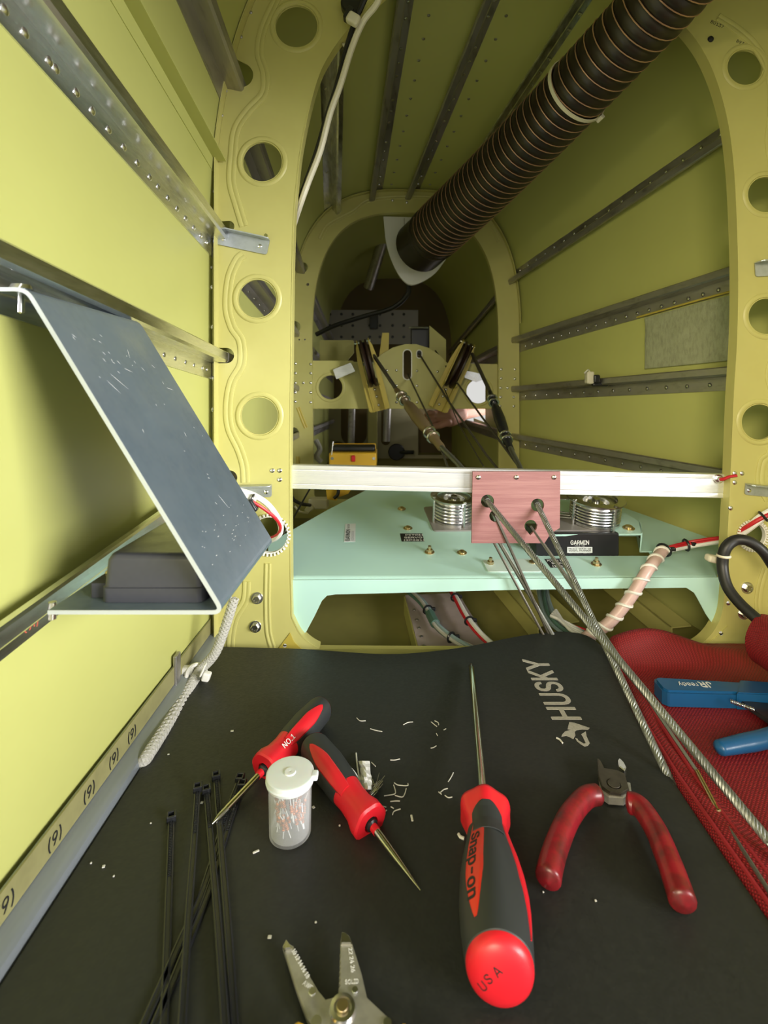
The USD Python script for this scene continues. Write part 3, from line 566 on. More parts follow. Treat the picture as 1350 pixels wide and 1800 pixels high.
fg.part('seam', extrude(sg.box(*(at(711, 430, FYd)[[0, 2]]), *(at(712.2, 376, FYd)[[0, 2]])), 0.0005, (0, FYd + 0.0294, 0), X, Z, Yv), 'grey_plate')

# ------------------------------------------------------------------ aluminium cross bar and red phenolic plate
BYb = 0.672
a_, b_ = at(500, 817, BYb), at(1281, 834, BYb); kx = BYb / F
bar = Thing('cross_bar', 'bright bare aluminium cross bar bolted between the limbs of the near frame', 'bar', at(890, 860, BYb))
L_ = np.linalg.norm(b_ - a_); exb = (b_ - a_) / L_; ezb = np.cross(exb, Yv); hb = 42 * kx
prof_b = [(0, 0.012), (0, 0.0007), (0.0007, 0), (hb * .17, 0), (hb * .2, 0.0003), (hb * .23, 0), (hb * .77, 0), (hb * .8, 0.0003), (hb * .83, 0), (hb - 0.0007, 0), (hb, 0.0007), (hb, 0.012), (hb - 0.0015, 0.012), (hb - 0.0015, 0.002), (0.0015, 0.002), (0.0015, 0.012)]
def prism_x(O, prof, L, ex, ey, ez):
    v = [np.asarray(O) + ez * z + ey * y + ex * s for s in (0, L) for z, y in prof]; k = len(prof)
    f = [(j, (j + 1) % k, (j + 1) % k + k, j + k) for j in range(k)]; m = TM(v, f); V = list(m.vertices); Fs = list(m.faces)
    p2 = sg.Polygon(prof); vt, ft = trimesh.creation.triangulate_polygon(p2, engine='earcut')
    for s in (0, L):
        o = len(V); V += [np.asarray(O) + ez * z + ey * y + ex * s for z, y in vt]; Fs += [tuple(o + q for q in t) for t in ft]
    m = TM(V, Fs); m.merge_vertices(); m.fix_normals(); return m
downb = ezb if ezb[2] < 0 else -ezb
bar.part('channel', prism_x(a_, prof_b, L_, exb, Yv, downb), 'bright_aluminium')
sc = at(1262, 842, BYb)
bar.part('earth_screw', cat(disc(sc - Yv * 0.0018, Yv, 0.0062, 0.0018), lathe(sc - Yv * 0.005, Yv, [(0, 0), (0, 0.0030), (0.0012, 0.0042), (0.0034, 0.0044), (0.0034, 0)], 6)), 'rivet_metal')
one('earth_wire', 'short red and bronze earth lead screwed to the right end of the cross bar', 'wire', tube(spline([sc - Yv * 0.003, at(1272, 842, BYb - 0.008), at(1282, 838, BYb - 0.012), at(1296, 836, BYb - 0.016)], 16), np.linspace(0.0024, 0.0016, 19)[:len(spline([sc, sc + X, sc + 2 * X, sc + 3 * X], 16))], 8), 'wire_red')
PY = 0.660
plate = sg.Polygon([at(x, y, PY)[[0, 2]] for x, y in [(831, 829), (985, 829), (984, 928), (968, 938), (957, 955), (829, 955)]])
PH = [(857, 881, 11.5), (871, 907, 10.8), (945, 888, 11.5), (933, 925, 11)]
slotp = sg.Polygon([at(x, y, PY)[[0, 2]] for x, y in [(923, 929), (932, 941), (943, 930), (945, 922), (922, 922)]])
holes = shapely.union_all([sg.Point(at(x, y, PY)[[0, 2]]).buffer(r * PY / F, 20) for x, y, r in PH] + [slotp] + [sg.Point(at(x, y, PY)[[0, 2]]).buffer(2.2 * PY / F) for x, y in ((841, 839), (908, 839), (974, 839))])
pl = Thing('cable_guide', 'reddish brown phenolic plate with four holes through which the control cables run', 'plate', at(907, 955, PY))
pl.part('plate', extrude(plate.difference(holes), 0.0042, (0, PY, 0), X, Z, Yv, 0.0), 'phenolic')
rv1(pl, [(841, 839), (908, 839), (974, 839)], 0.0032, PY)

# ------------------------------------------------------------------ the mint servo shelf
def sh(px, py, h=0.0):                               # point on the sloping shelf top
    Y = (0.362 - h) / (0.175 + (py - HY) / F); return at(px, py, Y)
SN = np.array([0, -0.175, 1.0]); SN /= np.linalg.norm(SN); SE = np.array([0, 1.0, 0.175]); SE /= np.linalg.norm(SE); SO = np.array([0, 0.68, ZC - 0.362 + 0.175 * 0.68])
def s2(p): d = np.asarray(p) - SO; return (d[0], float(np.dot(d, SE)))
def spoly(pts): return sg.Polygon([s2(sh(x, y)) for x, y in pts])
top = sg.Polygon([(-0.155, 0.0), (0.462, 0.0), (0.513, 0.092), (0.42, 0.235), (0.33, 0.325), (-0.028, 0.325), (-0.098, 0.220), (-0.174, 0.092)])
well = spoly([(945, 977), (962, 941), (1118, 941), (1146, 977)])
cap_base1 = spoly([(744, 893), (836, 888), (842, 934), (762, 935)]).buffer(-0.006).buffer(0.006)
sf = Thing('servo_shelf', 'mint green painted sheet metal shelf carrying two cable servos behind the cross bar', 'shelf', SO)
sf.part('top_panel', extrude(top.difference(well), 0.0016, SO - SN * 0.0016, X, SE, SN), 'mint_paint')
nb = 10; lipg = []
xs_ = np.linspace(-0.155, 0.462, 30)
for a in np.linspace(0, math.pi / 2, 7): lipg.append([SO + X * x + SE * (-0.008 * math.sin(a)) - SN * 0.008 * (1 - math.cos(a)) for x in xs_])
sf.part('bend', sheet(np.array(lipg), -0.0014), 'mint_paint')
fy = SO[1] - 0.0095
fl_ = sg.Polygon([at(x, y, fy)[[0, 2]] for x, y in [(470, 1020), (1282, 1015), (1280, 1060), (1273, 1085), (1262, 1095), (1250, 1093), (1241, 1080), (1226, 1052), (1220, 1042), (1206, 1033), (900, 1037), (590, 1045), (575, 1047), (566, 1056), (553, 1083), (538, 1111), (530, 1116), (514, 1116), (505, 1100), (470, 1060)]])
sf.part('front_lip', extrude(fl_, 0.0016, (0, fy, 0), X, Z, Yv), 'mint_paint')
def shelf_screw(x, y, stud=False, t=sf):
    c = sh(x, y); h = t.part('washer', disc(c, SN, 0.0072, 0.0012), 'cadmium')
    t.part('screw_head', lathe(c + SN * 0.001, SN, [(0, 0.0052), (0.0014, 0.0050), (0.0030, 0.0034), (0.0034, 0.0018), (0.0026, 0.0010), (0.0024, 0)] if not stud else [(0, 0.0050), (0.004, 0.0046), (0.0042, 0.0026), (0.009, 0.0024), (0.0094, 0)], 16 if not stud else 6), 'cadmium', under=h)
for x, y, s_ in ((706, 895, 0), (717, 929, 0), (755, 971, 1), (812, 972, 0), (862, 992, 1), (936, 990, 0), (1048, 992, 1)): shelf_screw(x, y, s_)
pd = spoly([(848, 986), (946, 983), (952, 1006), (858, 1006)]).buffer(-0.004).buffer(0.004)
sf.part('doubler', extrude(pd, 0.0014, SO, X, SE, SN), 'label_clear', label='pale doubler plate with two screws')
def sticker(name, label, pts, mat, lines, th=0.0003):
    p = spoly(pts); t = Thing(name, label, 'label', sh(*pts[0])); t.part('film', extrude(p, th, SO + SN * 0.00005, X, SE, SN), mat)
    for s_, x, y, h, ex, ey, col, ln in lines: t.part('lettering', text(s_, h, sh(x, y) + SN * (th + 0.00012), ex, ey, 0.0001, True, ln), col)
    return t
ax_ = sh(613, 921) - sh(611, 951); ex_ = sh(608, 922) - sh(603, 953)
gt = spoly([(602, 953), (605, 923), (615, 922), (622, 952)])
st1 = Thing('sticker', 'white maker sticker on the left wing of the mint shelf', 'label', sh(612, 950))
e1 = (sh(608, 921) - sh(606, 953)); L1_ = np.linalg.norm(e1); e1 /= L1_; e2 = np.cross(SN, e1)
st1.part('film', extrude(sg.box(0, -0.016, L1_, 0.001), 0.0003, sh(606, 953) + SN * 0.0001, e1, e2, SN), 'label_white')
st1.part('lettering', text('GARMIN', 0.0062, sh(606, 953) + SN * 0.0005 + e1 * 0.002 - e2 * 0.0072, e1, e2, 0.0001, True, L1_ * 0.62), 'text_black')
st1.part('lettering', text('GSA 28', 0.0034, sh(606, 953) + SN * 0.0005 + e1 * (L1_ * 0.7) - e2 * 0.0062, e1, e2, 0.0001, False, L1_ * 0.24), 'text_black')
st1.part('lettering', text('0050000', 0.0036, sh(606, 953) + SN * 0.0005 + e1 * 0.004 - e2 * 0.0135, e1, e2, 0.0001, False, L1_ * 0.5), 'text_grey')
sticker('placard', 'small black placard with white PITCH SERVO lettering', [(703, 938), (742, 938), (746, 952), (706, 952)], 'text_black',
        [('PITCH', 712, 942.2, 0.0052, X, SE, 'text_white', 0.027), ('SERVO', 710, 946.6, 0.0052, X, SE, 'text_white', 0.028), ('(2P381)', 709, 951.2, 0.0052, X, SE, 'text_white', 0.031)])
sticker('placard', 'small black placard with PITCH TRIM SERVO lettering in front of the black servo', [(957, 983), (996, 982), (1004, 998), (968, 998)], 'text_black',
        [('PITCH TRIM', 962, 987.4, 0.0048, X, SE, 'text_white', 0.030), ('SERVO', 970, 992.2, 0.0048, X, SE, 'text_white', 0.022), ('(2P201)', 971, 997.2, 0.0048, X, SE, 'text_white', 0.025)])

def capstan(label, c, R, H, base, tilt, cover):
    up = SN + np.array(tilt); up /= np.linalg.norm(up); d, u, v = frame_of(up)
    t = Thing('capstan', label, 'capstan', c)
    if base is not None: t.part('base_plate', extrude(base, 0.0022, SO + SN * 0.0002, X, SE, SN, 0.0005), 'grey_plate')
    prof = [(0.002, 0), (0.002, R * 0.95), (0.006, R * 0.95)]
    n_ = 5
    for i in range(n_): z = 0.007 + i * (H - 0.012) / n_; w = (H - 0.012) / n_; prof += [(z, R * 0.82), (z + w * 0.25, R * 0.93), (z + w * 0.7, R * 0.93), (z + w * 0.95, R * 0.82)]
    prof += [(H - 0.004, R * 0.9), (H - 0.001, R * 0.86), (H - 0.001, R * 0.5), (H - 0.008, R * 0.46), (H - 0.008, 0)]
    t.part('drum', lathe(c, up, prof, 40), 'aluminium')
    for i in range(n_): z = 0.007 + i * (H - 0.012) / n_ + (H - 0.012) / n_ * 0.48; t.part('cable_turn', torus(c + up * z, up, R * 0.935, (H - 0.012) / n_ * 0.36, 40, 8), 'rivet_metal')
    t.part('retaining_ring', ring(c + up * (H + 0.002), up, R * 0.80, R * 1.12, 0.003, 44), 'steel')
    t.part('hub', cat(disc(c + up * (H - 0.007), up, R * 0.3, 0.005), disc(c + up * (H - 0.003), up, R * 0.16, 0.007)), 'steel')
    for a in np.radians((20, 100, 200, 290)):
        q = c + (u * math.cos(a) + v * math.sin(a)) * R * 1.05
        ps = t.part('post', rod(q, q + up * (H + 0.004), 0.0019, 10), 'aluminium'); t.part('post_screw', disc(q + up * (H + 0.005), up, 0.0033, 0.0025, 12), 'steel', under=ps)
    return t
capstan('aluminium servo capstan wound with steel cable, left of the red plate', sh(797, 915), 0.0345, 0.040, cap_base1, (0, 0, 0), True)
# bridge bracket with the second servo
brh = 0.030
def br(px, py): return sh(px, py, brh)
bridge = Thing('servo_bracket', 'raised mint green bridge bracket under the second capstan', 'bracket', sh(1040, 960))
bp = sg.Polygon([s2(br(x, y)) for x, y in [(955, 940), (1128, 938), (1128, 920), (1100, 902), (960, 906)]])
ho = SN * (np.dot(br(1040, 938) - SO, SN))
bridge.part('top_plate', extrude(bp.buffer(-0.002).buffer(0.002), 0.0025, SO + ho - SN * 0.0025, X, SE, SN), 'mint_paint')
l0, l1 = br(1127, 937), br(1122, 914); ee = l1 - l0
bridge.part('side_leg', extrude(sg.Polygon([(0, 0), (1, 0), (1.0, -0.030), (0.0, -0.030)]), 0.002, l0, ee, SN, X), 'mint_paint')
bridge.part('foot', extrude(sg.box(0, 0, 0.018, 1), 0.002, l0 - SN * 0.030, X, ee, SN), 'mint_paint')
bridge.part('screw', cat(disc(br(1105, 929), SN, 0.0085, 0.0015), disc(br(1105, 929) + SN * 0.0012, SN, 0.0055, 0.003)), 'cadmium')
bridge.part('screw', disc(l0 + X * 0.002 - SN * 0.009 + SE * 0.008, X, 0.0028, 0.002, 12), 'steel')
cb2 = sg.Polygon([s2(br(x, y)) for x, y in [(965, 934), (1072, 934), (1090, 921), (1090, 905), (985, 905)]]).buffer(-0.004).buffer(0.004)
c2 = capstan('aluminium servo capstan on the raised bracket, right of the red plate', br(1044, 917), 0.0375, 0.034, None, (0.02, 0, 0), False)
c2.part('base_plate', extrude(cb2, 0.0018, SO + ho, X, SE, SN), 'grey_plate')
c2.part('guard_plate', extrude(sg.Polygon([s2(br(x, y)) for x, y in [(958, 903), (1086, 905), (1100, 890), (960, 885)]]), 0.0012, SO + ho + SN * 0.024, X, SE, SN), 'dull_aluminium')
for k in range(3): c2.part('cable_run', rod(br(960, 903 + 5 * k) + SN * 0.006, br(1010, 910 + 4 * k) + SN * 0.006, 0.0012, 8), 'cable_steel')
sv = Thing('servo', 'black servo box with white lettering below the raised bracket', 'servo', sh(1015, 980))
sA, sB = sh(942, 979, -0.002), sh(1088, 978, -0.002); ex_s = (sB - sA) / np.linalg.norm(sB - sA); Ls = np.linalg.norm(sB - sA); Hs = 0.034
sv.part('housing', place(rbox((Ls, 0.055, Hs), 0.002), (sA + sB) / 2 + Yv * 0.0275 + Z * Hs / 2, X, Yv), 'black_plastic')
fo = np.array([at(1019, 955, sA[1] - 0.0004)[0], sA[1] - 0.0005, 0]); z_of = lambda py: at(0, py, sA[1])[2]
sv.part('lettering', text('GARMIN', 0.0058, fo + Z * z_of(957), X, Z, 0.0002, True, 0.0265, True), 'text_white')
sv.part('lettering', text('GSA 28', 0.0036, fo + Z * z_of(962.5), X, Z, 0.0002, False, 0.014, True), 'text_grey')
sv.part('data_plate', place(rbox((0.036, 0.0004, 0.0085), 0.0001), fo + Z * z_of(966.5), X, Yv), 'label_white')
sv.part('data_lettering', cat(*[text(s_, 0.0022, fo - Yv * 0.0003 + Z * z_of(y), X, Z, 0.0001, True, 0.032, True) for s_, y in (('PN 011-02927-00', 965.6), ('SERIAL NUMBER', 969))]), 'text_black')
sv.part('lettering', text('AUTOPILOT SERVO', 0.0014, fo + Z * z_of(973), X, Z, 0.0002, False, 0.030, True), 'text_grey')

# ------------------------------------------------------------------ control cables, turnbuckles
def strand(a, b, r, pitch=0.016, n=6):
    """twisted strand rope from a to b"""
    a, b = np.asarray(a, float), np.asarray(b, float); L = np.linalg.norm(b - a); m = int(L / pitch * 9); d, u, v = frame_of(b - a); t = np.linspace(0, 1, m); ms = []
    for k in range(n):
        ph = 2 * math.pi * (t * L / pitch + k / n); P = a + (b - a) * t[:, None] + 0.58 * r * (np.cos(ph)[:, None] * u + np.sin(ph)[:, None] * v)
        ms.append(tube(P, r * 0.44, 6))
    return cat(*ms)
def turnbuckle(t, a, b, r, mat='turnbuckle_brass', u0=0.0):
    d = (b - a); L = np.linalg.norm(d); d = d / L
    bodyp = [(0.0, r * 0.4), (0.02 * L, r * 0.75), (0.12 * L, r * 0.75), (0.14 * L, r * 1.0), (0.20 * L, r * 1.0), (0.22 * L, r * 0.7), (0.27 * L, r * 0.75), (0.33 * L, r * 1.15), (0.5 * L, r * 1.3), (0.66 * L, r * 1.15), (0.72 * L, r * 0.75), (0.77 * L, r * 0.7), (0.79 * L, r), (0.87 * L, r), (0.89 * L, r * 0.75), (0.98 * L, r * 0.6), (L, r * 0.4)]
    body = t.part('turnbuckle', lathe(a, d, bodyp, 16), mat)
    for q in (0.17, 0.24, 0.78, 0.86): t.part('lock_wire', torus(a + d * L * q, d, r * 1.08, r * 0.26, 16, 6), 'rivet_metal', under=body)
Cend = np.array([0.2655, 0.353, 0.0165]); C0 = at(857, 881, PY); up1 = at(657, 625, 1.21); C1 = at(697, 685, 1.12)
ca = Thing('control_cable', 'thick twisted steel control cable from the upper left plate hole across the red bag', 'cable', C0)
ca.part('strand', strand(C0, Cend, 0.0037), 'cable_steel'); ca.part('strand', strand(Cend, np.array([0.44, -0.05, 0.0165]), 0.0037), 'cable_steel')
ca.part('strand', tube(np.array([C0, at(805, 815, 0.80), at(775, 785, 0.89)]), 0.0042, 10), 'cable_steel')
turnbuckle(ca, at(778, 790, 0.885), at(696, 684, 1.10), 0.0098)
ca.part('strand', tube(np.array([at(697, 685, 1.10), up1]), 0.0042, 10), 'thin_cable')
B0 = at(945, 888, PY); Bend = np.array([0.2362, 0.418, 0.004])
cbb = Thing('control_cable', 'steel control cable slipping under the pad edge from the upper right plate hole', 'cable', B0)
cbb.part('strand', strand(B0, Bend, 0.0036), 'cable_steel')
cbb.part('strand', tube(np.array([B0, at(911, 815, 0.82), at(897, 788, 0.9)]), 0.0042, 10), 'cable_steel')
turnbuckle(cbb, at(899, 795, 0.90), at(861, 688, 1.10), 0.0085, 'black_plastic')
cbb.part('strand', tube(np.array([at(861, 688, 1.10), at(830, 622, 1.205)]), 0.0042, 10), 'thin_cable')
def thin_cable(label, pts, r=0.0016, mat='thin_cable'):
    return one('trim_cable', label, 'cable', tube(np.array(pts), r, 8), mat)
thin_cable('thin dark cable passing from the domed plate slot behind the cross bar', [at(717, 658, 1.275), at(762, 752, 1.0), at(790, 830, 0.82), at(871, 907, PY), at(968, 1122, 0.652)], 0.0020)
thin_cable('thin cable dropping from under the red plate to the far edge of the pad', [at(842, 850, 0.80), at(866, 950, 0.668), at(958, 1121, 0.650)], 0.0017)
thin_cable('grey cable dropping beside the thin one from under the red plate to the pad', [at(846, 860, 0.80), at(879, 955, 0.667), at(975, 1122, 0.650)], 0.0028, 'cable_steel')
thin_cable('thin cable from the small hole of the domed plate across the right pulley', [at(737, 622, 1.27), at(789, 706, 1.12), at(855, 800, 0.90), at(900, 855, 0.80)], 0.0022)
thin_cable('thin cable from the yellow box running down to the right end of the rear frame', [at(753, 598, 1.40), at(800, 668, 1.2), at(845, 730, 1.05), at(925, 838, 0.82)], 0.0021)
thin_cable('faint thin cable crossing the pinkish far stringer', [at(772, 660, 1.3), at(806, 745, 1.1), at(850, 820, 0.92)], 0.0013)
E0 = at(933, 925, PY); E1 = np.array([0.243, 0.400, 0.016]); E1 = at(1224, 1354, 0.4215); E2 = at(1266, 1432, 0.384)
tc = Thing('trim_cable', 'thin cable ending in a brass swaged terminal over the edge of the red bag', 'cable', E1)
tc.part('strand', tube(np.array([E0, E1]), 0.0014, 8), 'cable_steel')
dE = (E2 - E1) / np.linalg.norm(E2 - E1); LE = np.linalg.norm(E2 - E1)
tc.part('terminal', lathe(E1, dE, [(0, 0.001), (0.001, 0.0019), (LE * 0.93, 0.0019), (LE * 0.95, 0.0030), (LE * 0.98, 0.0030), (LE, 0.0018), (LE, 0)], 12), 'cadmium')
tc.part('strand', tube(np.array([E2, at(1350, 1564, 0.3215), at(1350, 1564, 0.3215) + (at(1350, 1564, 0.3215) - E2) * np.array([1.5, 1.5, 0])]), 0.0015, 8), 'cable_steel')
thin_cable('thin cable over the shelf lip meeting the thick one above the red bag', [at(945, 940, 0.668), at(1010, 1032, 0.640), at(1060, 1118, 0.60)], 0.0015)

# ------------------------------------------------------------------ far end: locator, hand, odds and ends
EY = 1.12; ke = EY / F
elt = Thing('beacon', 'yellow emergency locator beacon with a red switch standing behind the cross bar', 'beacon', at(618, 822, EY))
c_ = at(620, 806, EY)
elt.part('case', place(rbox((84 * ke, 0.09, 26 * ke), 0.004), c_ + Yv * 0.045 - Z * 3 * ke, X, Yv), 'elt_yellow')
elt.part('strap', place(rbox((78 * ke, 0.05, 0.012), 0.004), c_ + Yv * 0.045 + Z * 15 * ke, X, Yv), 'black_rubber')
elt.part('bracket', place(rbox((80 * ke, 0.006, 12 * ke), 0.002), c_ + Yv * 0.082 + Z * 14 * ke, X, Yv), 'elt_yellow')
elt.part('switch', cat(place(rbox((7 * ke, 0.006, 11 * ke), 0.002), at(621, 806, EY - 0.002), X, Yv)), 'tool_red')
for x in (584, 657): elt.part('screw', disc(at(x, 806, EY - 0.0015), Yv, 0.0035, 0.002, 14), 'steel')
elt.part('antenna_stub', rod(at(583, 800, EY - 0.004), at(586, 776, EY - 0.004), 0.0012, 8), 'rivet_metal')
tray = Thing('beacon_tray', 'yellow mounting tray seen below the cross bar at the back corner of the mint shelf', 'tray', at(605, 880, 1.06))
tray.part('side', extrude(sg.Polygon([at(x, y, 1.06)[[0, 2]] for x, y in [(571, 845), (598, 845), (592, 880), (575, 878)]]), 0.006, (0, 1.06, 0), X, Z, Yv), 'elt_yellow')
tray.part('side', extrude(sg.Polygon([at(x, y, 1.07)[[0, 2]] for x, y in [(596, 845), (628, 845), (612, 868), (596, 874)]]), 0.006, (0, 1.07, 0), X, Z, Yv), 'elt_yellow')
tray.part('strap', tube(spline([at(595, 850, 1.05), at(594, 868, 1.05), at(587, 876, 1.05)], 10), 0.0035, 8), 'black_rubber')
bk = Thing('aft_bulkhead', 'beige bulkhead with dark round holes far behind the yellow beacon', 'bulkhead', at(650, 860, 1.9))
AY = 1.90
ab = sg.Polygon([at(x, y, AY)[[0, 2]] for x, y in [(568, 712), (735, 712), (735, 800), (800, 800), (800, 806), (568, 806)]])
ab = ab.difference(shapely.union_all([sg.box(*at(599, 762, AY)[[0, 2]], *at(645, 700, AY)[[0, 2]]), sg.Point(at(622, 762, AY)[[0, 2]]).buffer(23 * AY / F), sg.Point(at(697, 795, AY)[[0, 2]]).buffer(15 * AY / F), sg.Point(at(594, 790, AY)[[0, 2]]).buffer(14 * AY / F), sg.LineString([at(678, 720, AY)[[0, 2]], at(678, 775, AY)[[0, 2]]]).buffer(8 * AY / F)]))
bk.part('web', extrude(ab, 0.003, (0, AY, 0), X, Z, Yv), 'beige_bulkhead')
bk.part('stiffener', place(rbox((0.035, 0.02, 0.22), 0.002), at(655, 760, 1.88), X, Yv), 'frame_primer')
for x, y0, y1, r in ((619, 712, 782, 0.012), (681, 715, 776, 0.013)):
    one('push_tube', 'dark grey push tube standing beside the beige bulkhead ' + ('opening' if x < 650 else 'stiffener'), 'tube', rod(at(x, y0, 1.80), at(x - 2, y1, 1.80), r, 16), 'dull_aluminium')
one('idler', 'black round idler below the grey push tube on the far bulkhead', 'pulley', cat(disc(at(697, 795, 1.84), Yv, 0.030, 0.02), rod(at(697, 795, 1.85), at(727, 795, 1.83), 0.007, 10)), 'black_plastic')
gp = Thing('bearing_plate', 'grey riveted plate in the dark far end above the cross beam', 'plate', at(650, 600, 1.86))
gp.part('plate', extrude(sg.Polygon([at(x, y, 1.86)[[0, 2]] for x, y in [(578, 545), (735, 545), (735, 605), (570, 605)]]), 0.004, (0, 1.86, 0), X, Z, Yv), 'grey_plate')
for y in (552, 572, 592):
    for x in (580, 600, 620, 650, 668, 690, 710): gp.part('bolt_head', disc(at(x, y, 1.852), Yv, 0.005, 0.008, 10), 'black_plastic')
gp.part('block', place(rbox((0.03, 0.03, 0.05), 0.003), at(657, 566, 1.84), X, Yv), 'black_plastic')
one('spar', 'dark diagonal post rising to the ceiling behind the rear frame arch', 'spar', rod(at(648, 505, 1.75), at(684, 388, 1.60), 0.018, 16), 'dull_aluminium')
one('panel', 'dull olive panel hanging between the far plate and the left end of the cross beam', 'panel', extrude(sg.Polygon([at(x, y, 1.5)[[0, 2]] for x, y in [(562, 598), (622, 598), (622, 620), (610, 634), (562, 634)]]).buffer(-0.004).buffer(0.004), 0.012, (0, 1.5, 0), X, Z, Yv, 0.002), 'frame_primer')
one('link_arm', 'narrow tan arm standing behind the left pulley', 'arm', extrude(sg.Polygon([at(x, y, 1.266)[[0, 2]] for x, y in [(672, 585), (684, 585), (682, 645), (664, 645)]]), 0.01, (0, 1.266, 0), X, Z, Yv), 'bracket_primer')
ub = Thing('relay_box', 'pale yellow open box with a dark mouth above the domed plate', 'box', at(757, 640, 1.33))
ub.part('cheek', extrude(sg.Polygon([at(x, y, 1.34)[[0, 2]] for x, y in [(755, 572), (784, 597), (784, 660), (755, 660)]]), 0.004, (0, 1.34, 0), X, Z, Yv), 'frame_primer')
ub.part('mouth', place(rbox((32 * 1.37 / F, 0.05, 50 * 1.37 / F), 0.002), at(738, 600, 1.40), X, Yv), 'black_plastic')
ub.part('bolt', rod(at(719, 576, 1.36), at(753, 576, 1.36), 0.0028, 8), 'rivet_metal')
one('pale_block', 'pale bent block among the wires at the left end of the cross bar', 'block', cat(place(rbox((0.042, 0.03, 0.022), 0.003), at(560, 884, 1.12), X, Yv), place(rbox((0.02, 0.03, 0.012), 0.003), at(545, 893, 1.11), (0.8, 0, 0.6), Yv)), 'cream_plastic')
def cable_thing(name, label, pts, r, mat, cat_='wire', n=40, k=8, group=None): return one(name, label, cat_, tube(spline(pts, n), r, k), mat, group=group)
cable_thing('wire', 'black wire looping in the gap at the left end of the cross bar', [at(511, 855, 1.0), at(514, 875, 1.0), at(528, 885, 1.02), at(545, 888, 1.08)], 0.0035, 'black_rubber')
cable_thing('wire', 'straight thin black wire slanting down in the gap left of the mint shelf', [at(550, 850, 1.0), at(530, 885, 0.95), at(505, 930, 0.88)], 0.0017, 'black_rubber', n=6)
cable_thing('wire', 'pale curved tube in the gap left of the mint shelf', [at(518, 890, 1.0), at(527, 899, 1.0), at(541, 902, 1.02)], 0.0022, 'cream_plastic')
cable_thing('hose', 'black hose sagging from the duct flange to the far left of the rear frame', [at(718, 498, 1.36), at(716, 518, 1.36), at(690, 541, 1.38), at(640, 556, 1.40), at(590, 572, 1.42), at(556, 588, 1.44)], 0.0065, 'black_rubber', 'hose')
cable_thing('wire_bundle', 'grey tangle of wires beside the left end of the yellow beacon', [at(556, 775, 1.35), at(562, 790, 1.33), at(556, 803, 1.3), at(565, 812, 1.3)], 0.007, 'rope_grey', 'wires')

# a person's forearm reaching in through the side port, fingers on the control cable
def hand():
    import manifold3d as m3
    K = 1.62
    def p(x, y, dy=0.0): return at(x, y, K + dy)
    elbow, wrist, palm = p(862, 716, 0.12), p(808, 728, 0.02), p(772, 736, 0.0)
    bones = [((p(940, 708, 0.20), 0.030), (elbow, 0.021)), ((elbow, 0.021), (wrist, 0.022)), ((wrist, 0.027), (p(790, 735), 0.029)), ((p(790, 735), 0.029), (p(772, 733), 0.024))]
    for k, (dx, dy, oy) in enumerate(((-24, -6, -0.012), (-27, -1, -0.016), (-26, 5, -0.014), (-21, 10, -0.008))):
        a = p(774, 729 + 4.5 * k, -0.004); b = p(774 + dx * 0.45, 729 + 4.5 * k + dy * 0.4, oy); c = p(774 + dx * 0.8, 731 + 4.5 * k + dy * 0.9, oy + 0.002); d = p(774 + dx, 735 + 4.2 * k + dy, oy + 0.012)
        bones += [((a, 0.0098), (b, 0.0090)), ((b, 0.0090), (c, 0.0082)), ((c, 0.0082), (d, 0.0070))]
    a, b, c = p(788, 742, -0.022), p(773, 748, -0.030), p(758, 750, -0.026)
    bones += [((a, 0.0125), (b, 0.0100)), ((b, 0.0100), (c, 0.0085))]
    M = m3.Manifold()
    for (a, ra), (b, rb) in bones:
        M = M + m3.Manifold.batch_hull([m3.Manifold.sphere(ra, 16).translate(list(map(float, a))), m3.Manifold.sphere(rb, 16).translate(list(map(float, b)))])
    q = M.refine_to_length(0.004).to_mesh(); t = trimesh.Trimesh(q.vert_properties[:, :3], q.tri_verts, process=True); trimesh.smoothing.filter_taubin(t, iterations=8); return t
one('person', 'bare forearm and hand of a person reaching in at the bright side port', 'person', hand(), 'hand_skin', smooth=True)

# ------------------------------------------------------------------ patch, tie mount, wires in the tail cone
pg = []
for Y in np.linspace(0.765, 0.905, 22):
    zt_ = np.interp(Y, [0.66, 1.25], [0.155, 0.10]) ; zb_ = np.interp(Y, [0.66, 1.25], [0.052, 0.028]); row = []
    for s_ in np.linspace(0, 1, 18):
        z = zt_ + (zb_ - zt_) * s_; w = wall_x(1, Y, z) - 0.002 - 0.0035 * meshkit.fbm(np.array([Y * 45, z * 45, 3.0]), 3, 5) - 0.003 * math.exp(-((Y - 0.80) / 0.012) ** 2 - ((z - 0.128) / 0.022) ** 2)
        row.append((w, Y, z + ZC))
    pg.append(row)
one('cloth_patch', 'grey green wrinkled glass cloth patch bonded to the right skin between two stringers', 'patch', sheet(np.array(pg), 0.0012), 'glass_cloth', smooth=True)
cable_thing('tube', 'thin yellow line along the top of the square cloth patch', [np.array([wall_x(1, Y, 0.15) - 0.005, Y, z + ZC]) for Y, z in ((0.70, 0.1555), (0.80, 0.147), (0.92, 0.135))], 0.0018, 'bracket_primer', 'tube', 12)
tm = Thing('tie_mount', 'cream tie mount with a loose tail on the stringer below the cloth patch', 'tie mount', at(1038, 672, 1.0))
Ym = 0.985
tm.part('base', place(rbox((0.014, 0.016, 0.024), 0.003), at(1036, 664, Ym), X, Yv), 'cream_plastic'); tm.part('buckle', place(rbox((0.012, 0.012, 0.016), 0.003), at(1048, 666, Ym - 0.006), X, Yv), 'black_plastic')
tm.part('tail', tube(spline([at(1038, 656, Ym), at(1034, 650, Ym - 0.01), at(1027, 656, Ym - 0.012)], 10), 0.0012, 6), 'white_plastic'); tm.part('foot', place(rbox((0.030, 0.012, 0.008), 0.003), at(1054, 676, Ym - 0.002), X, Yv), 'black_plastic')

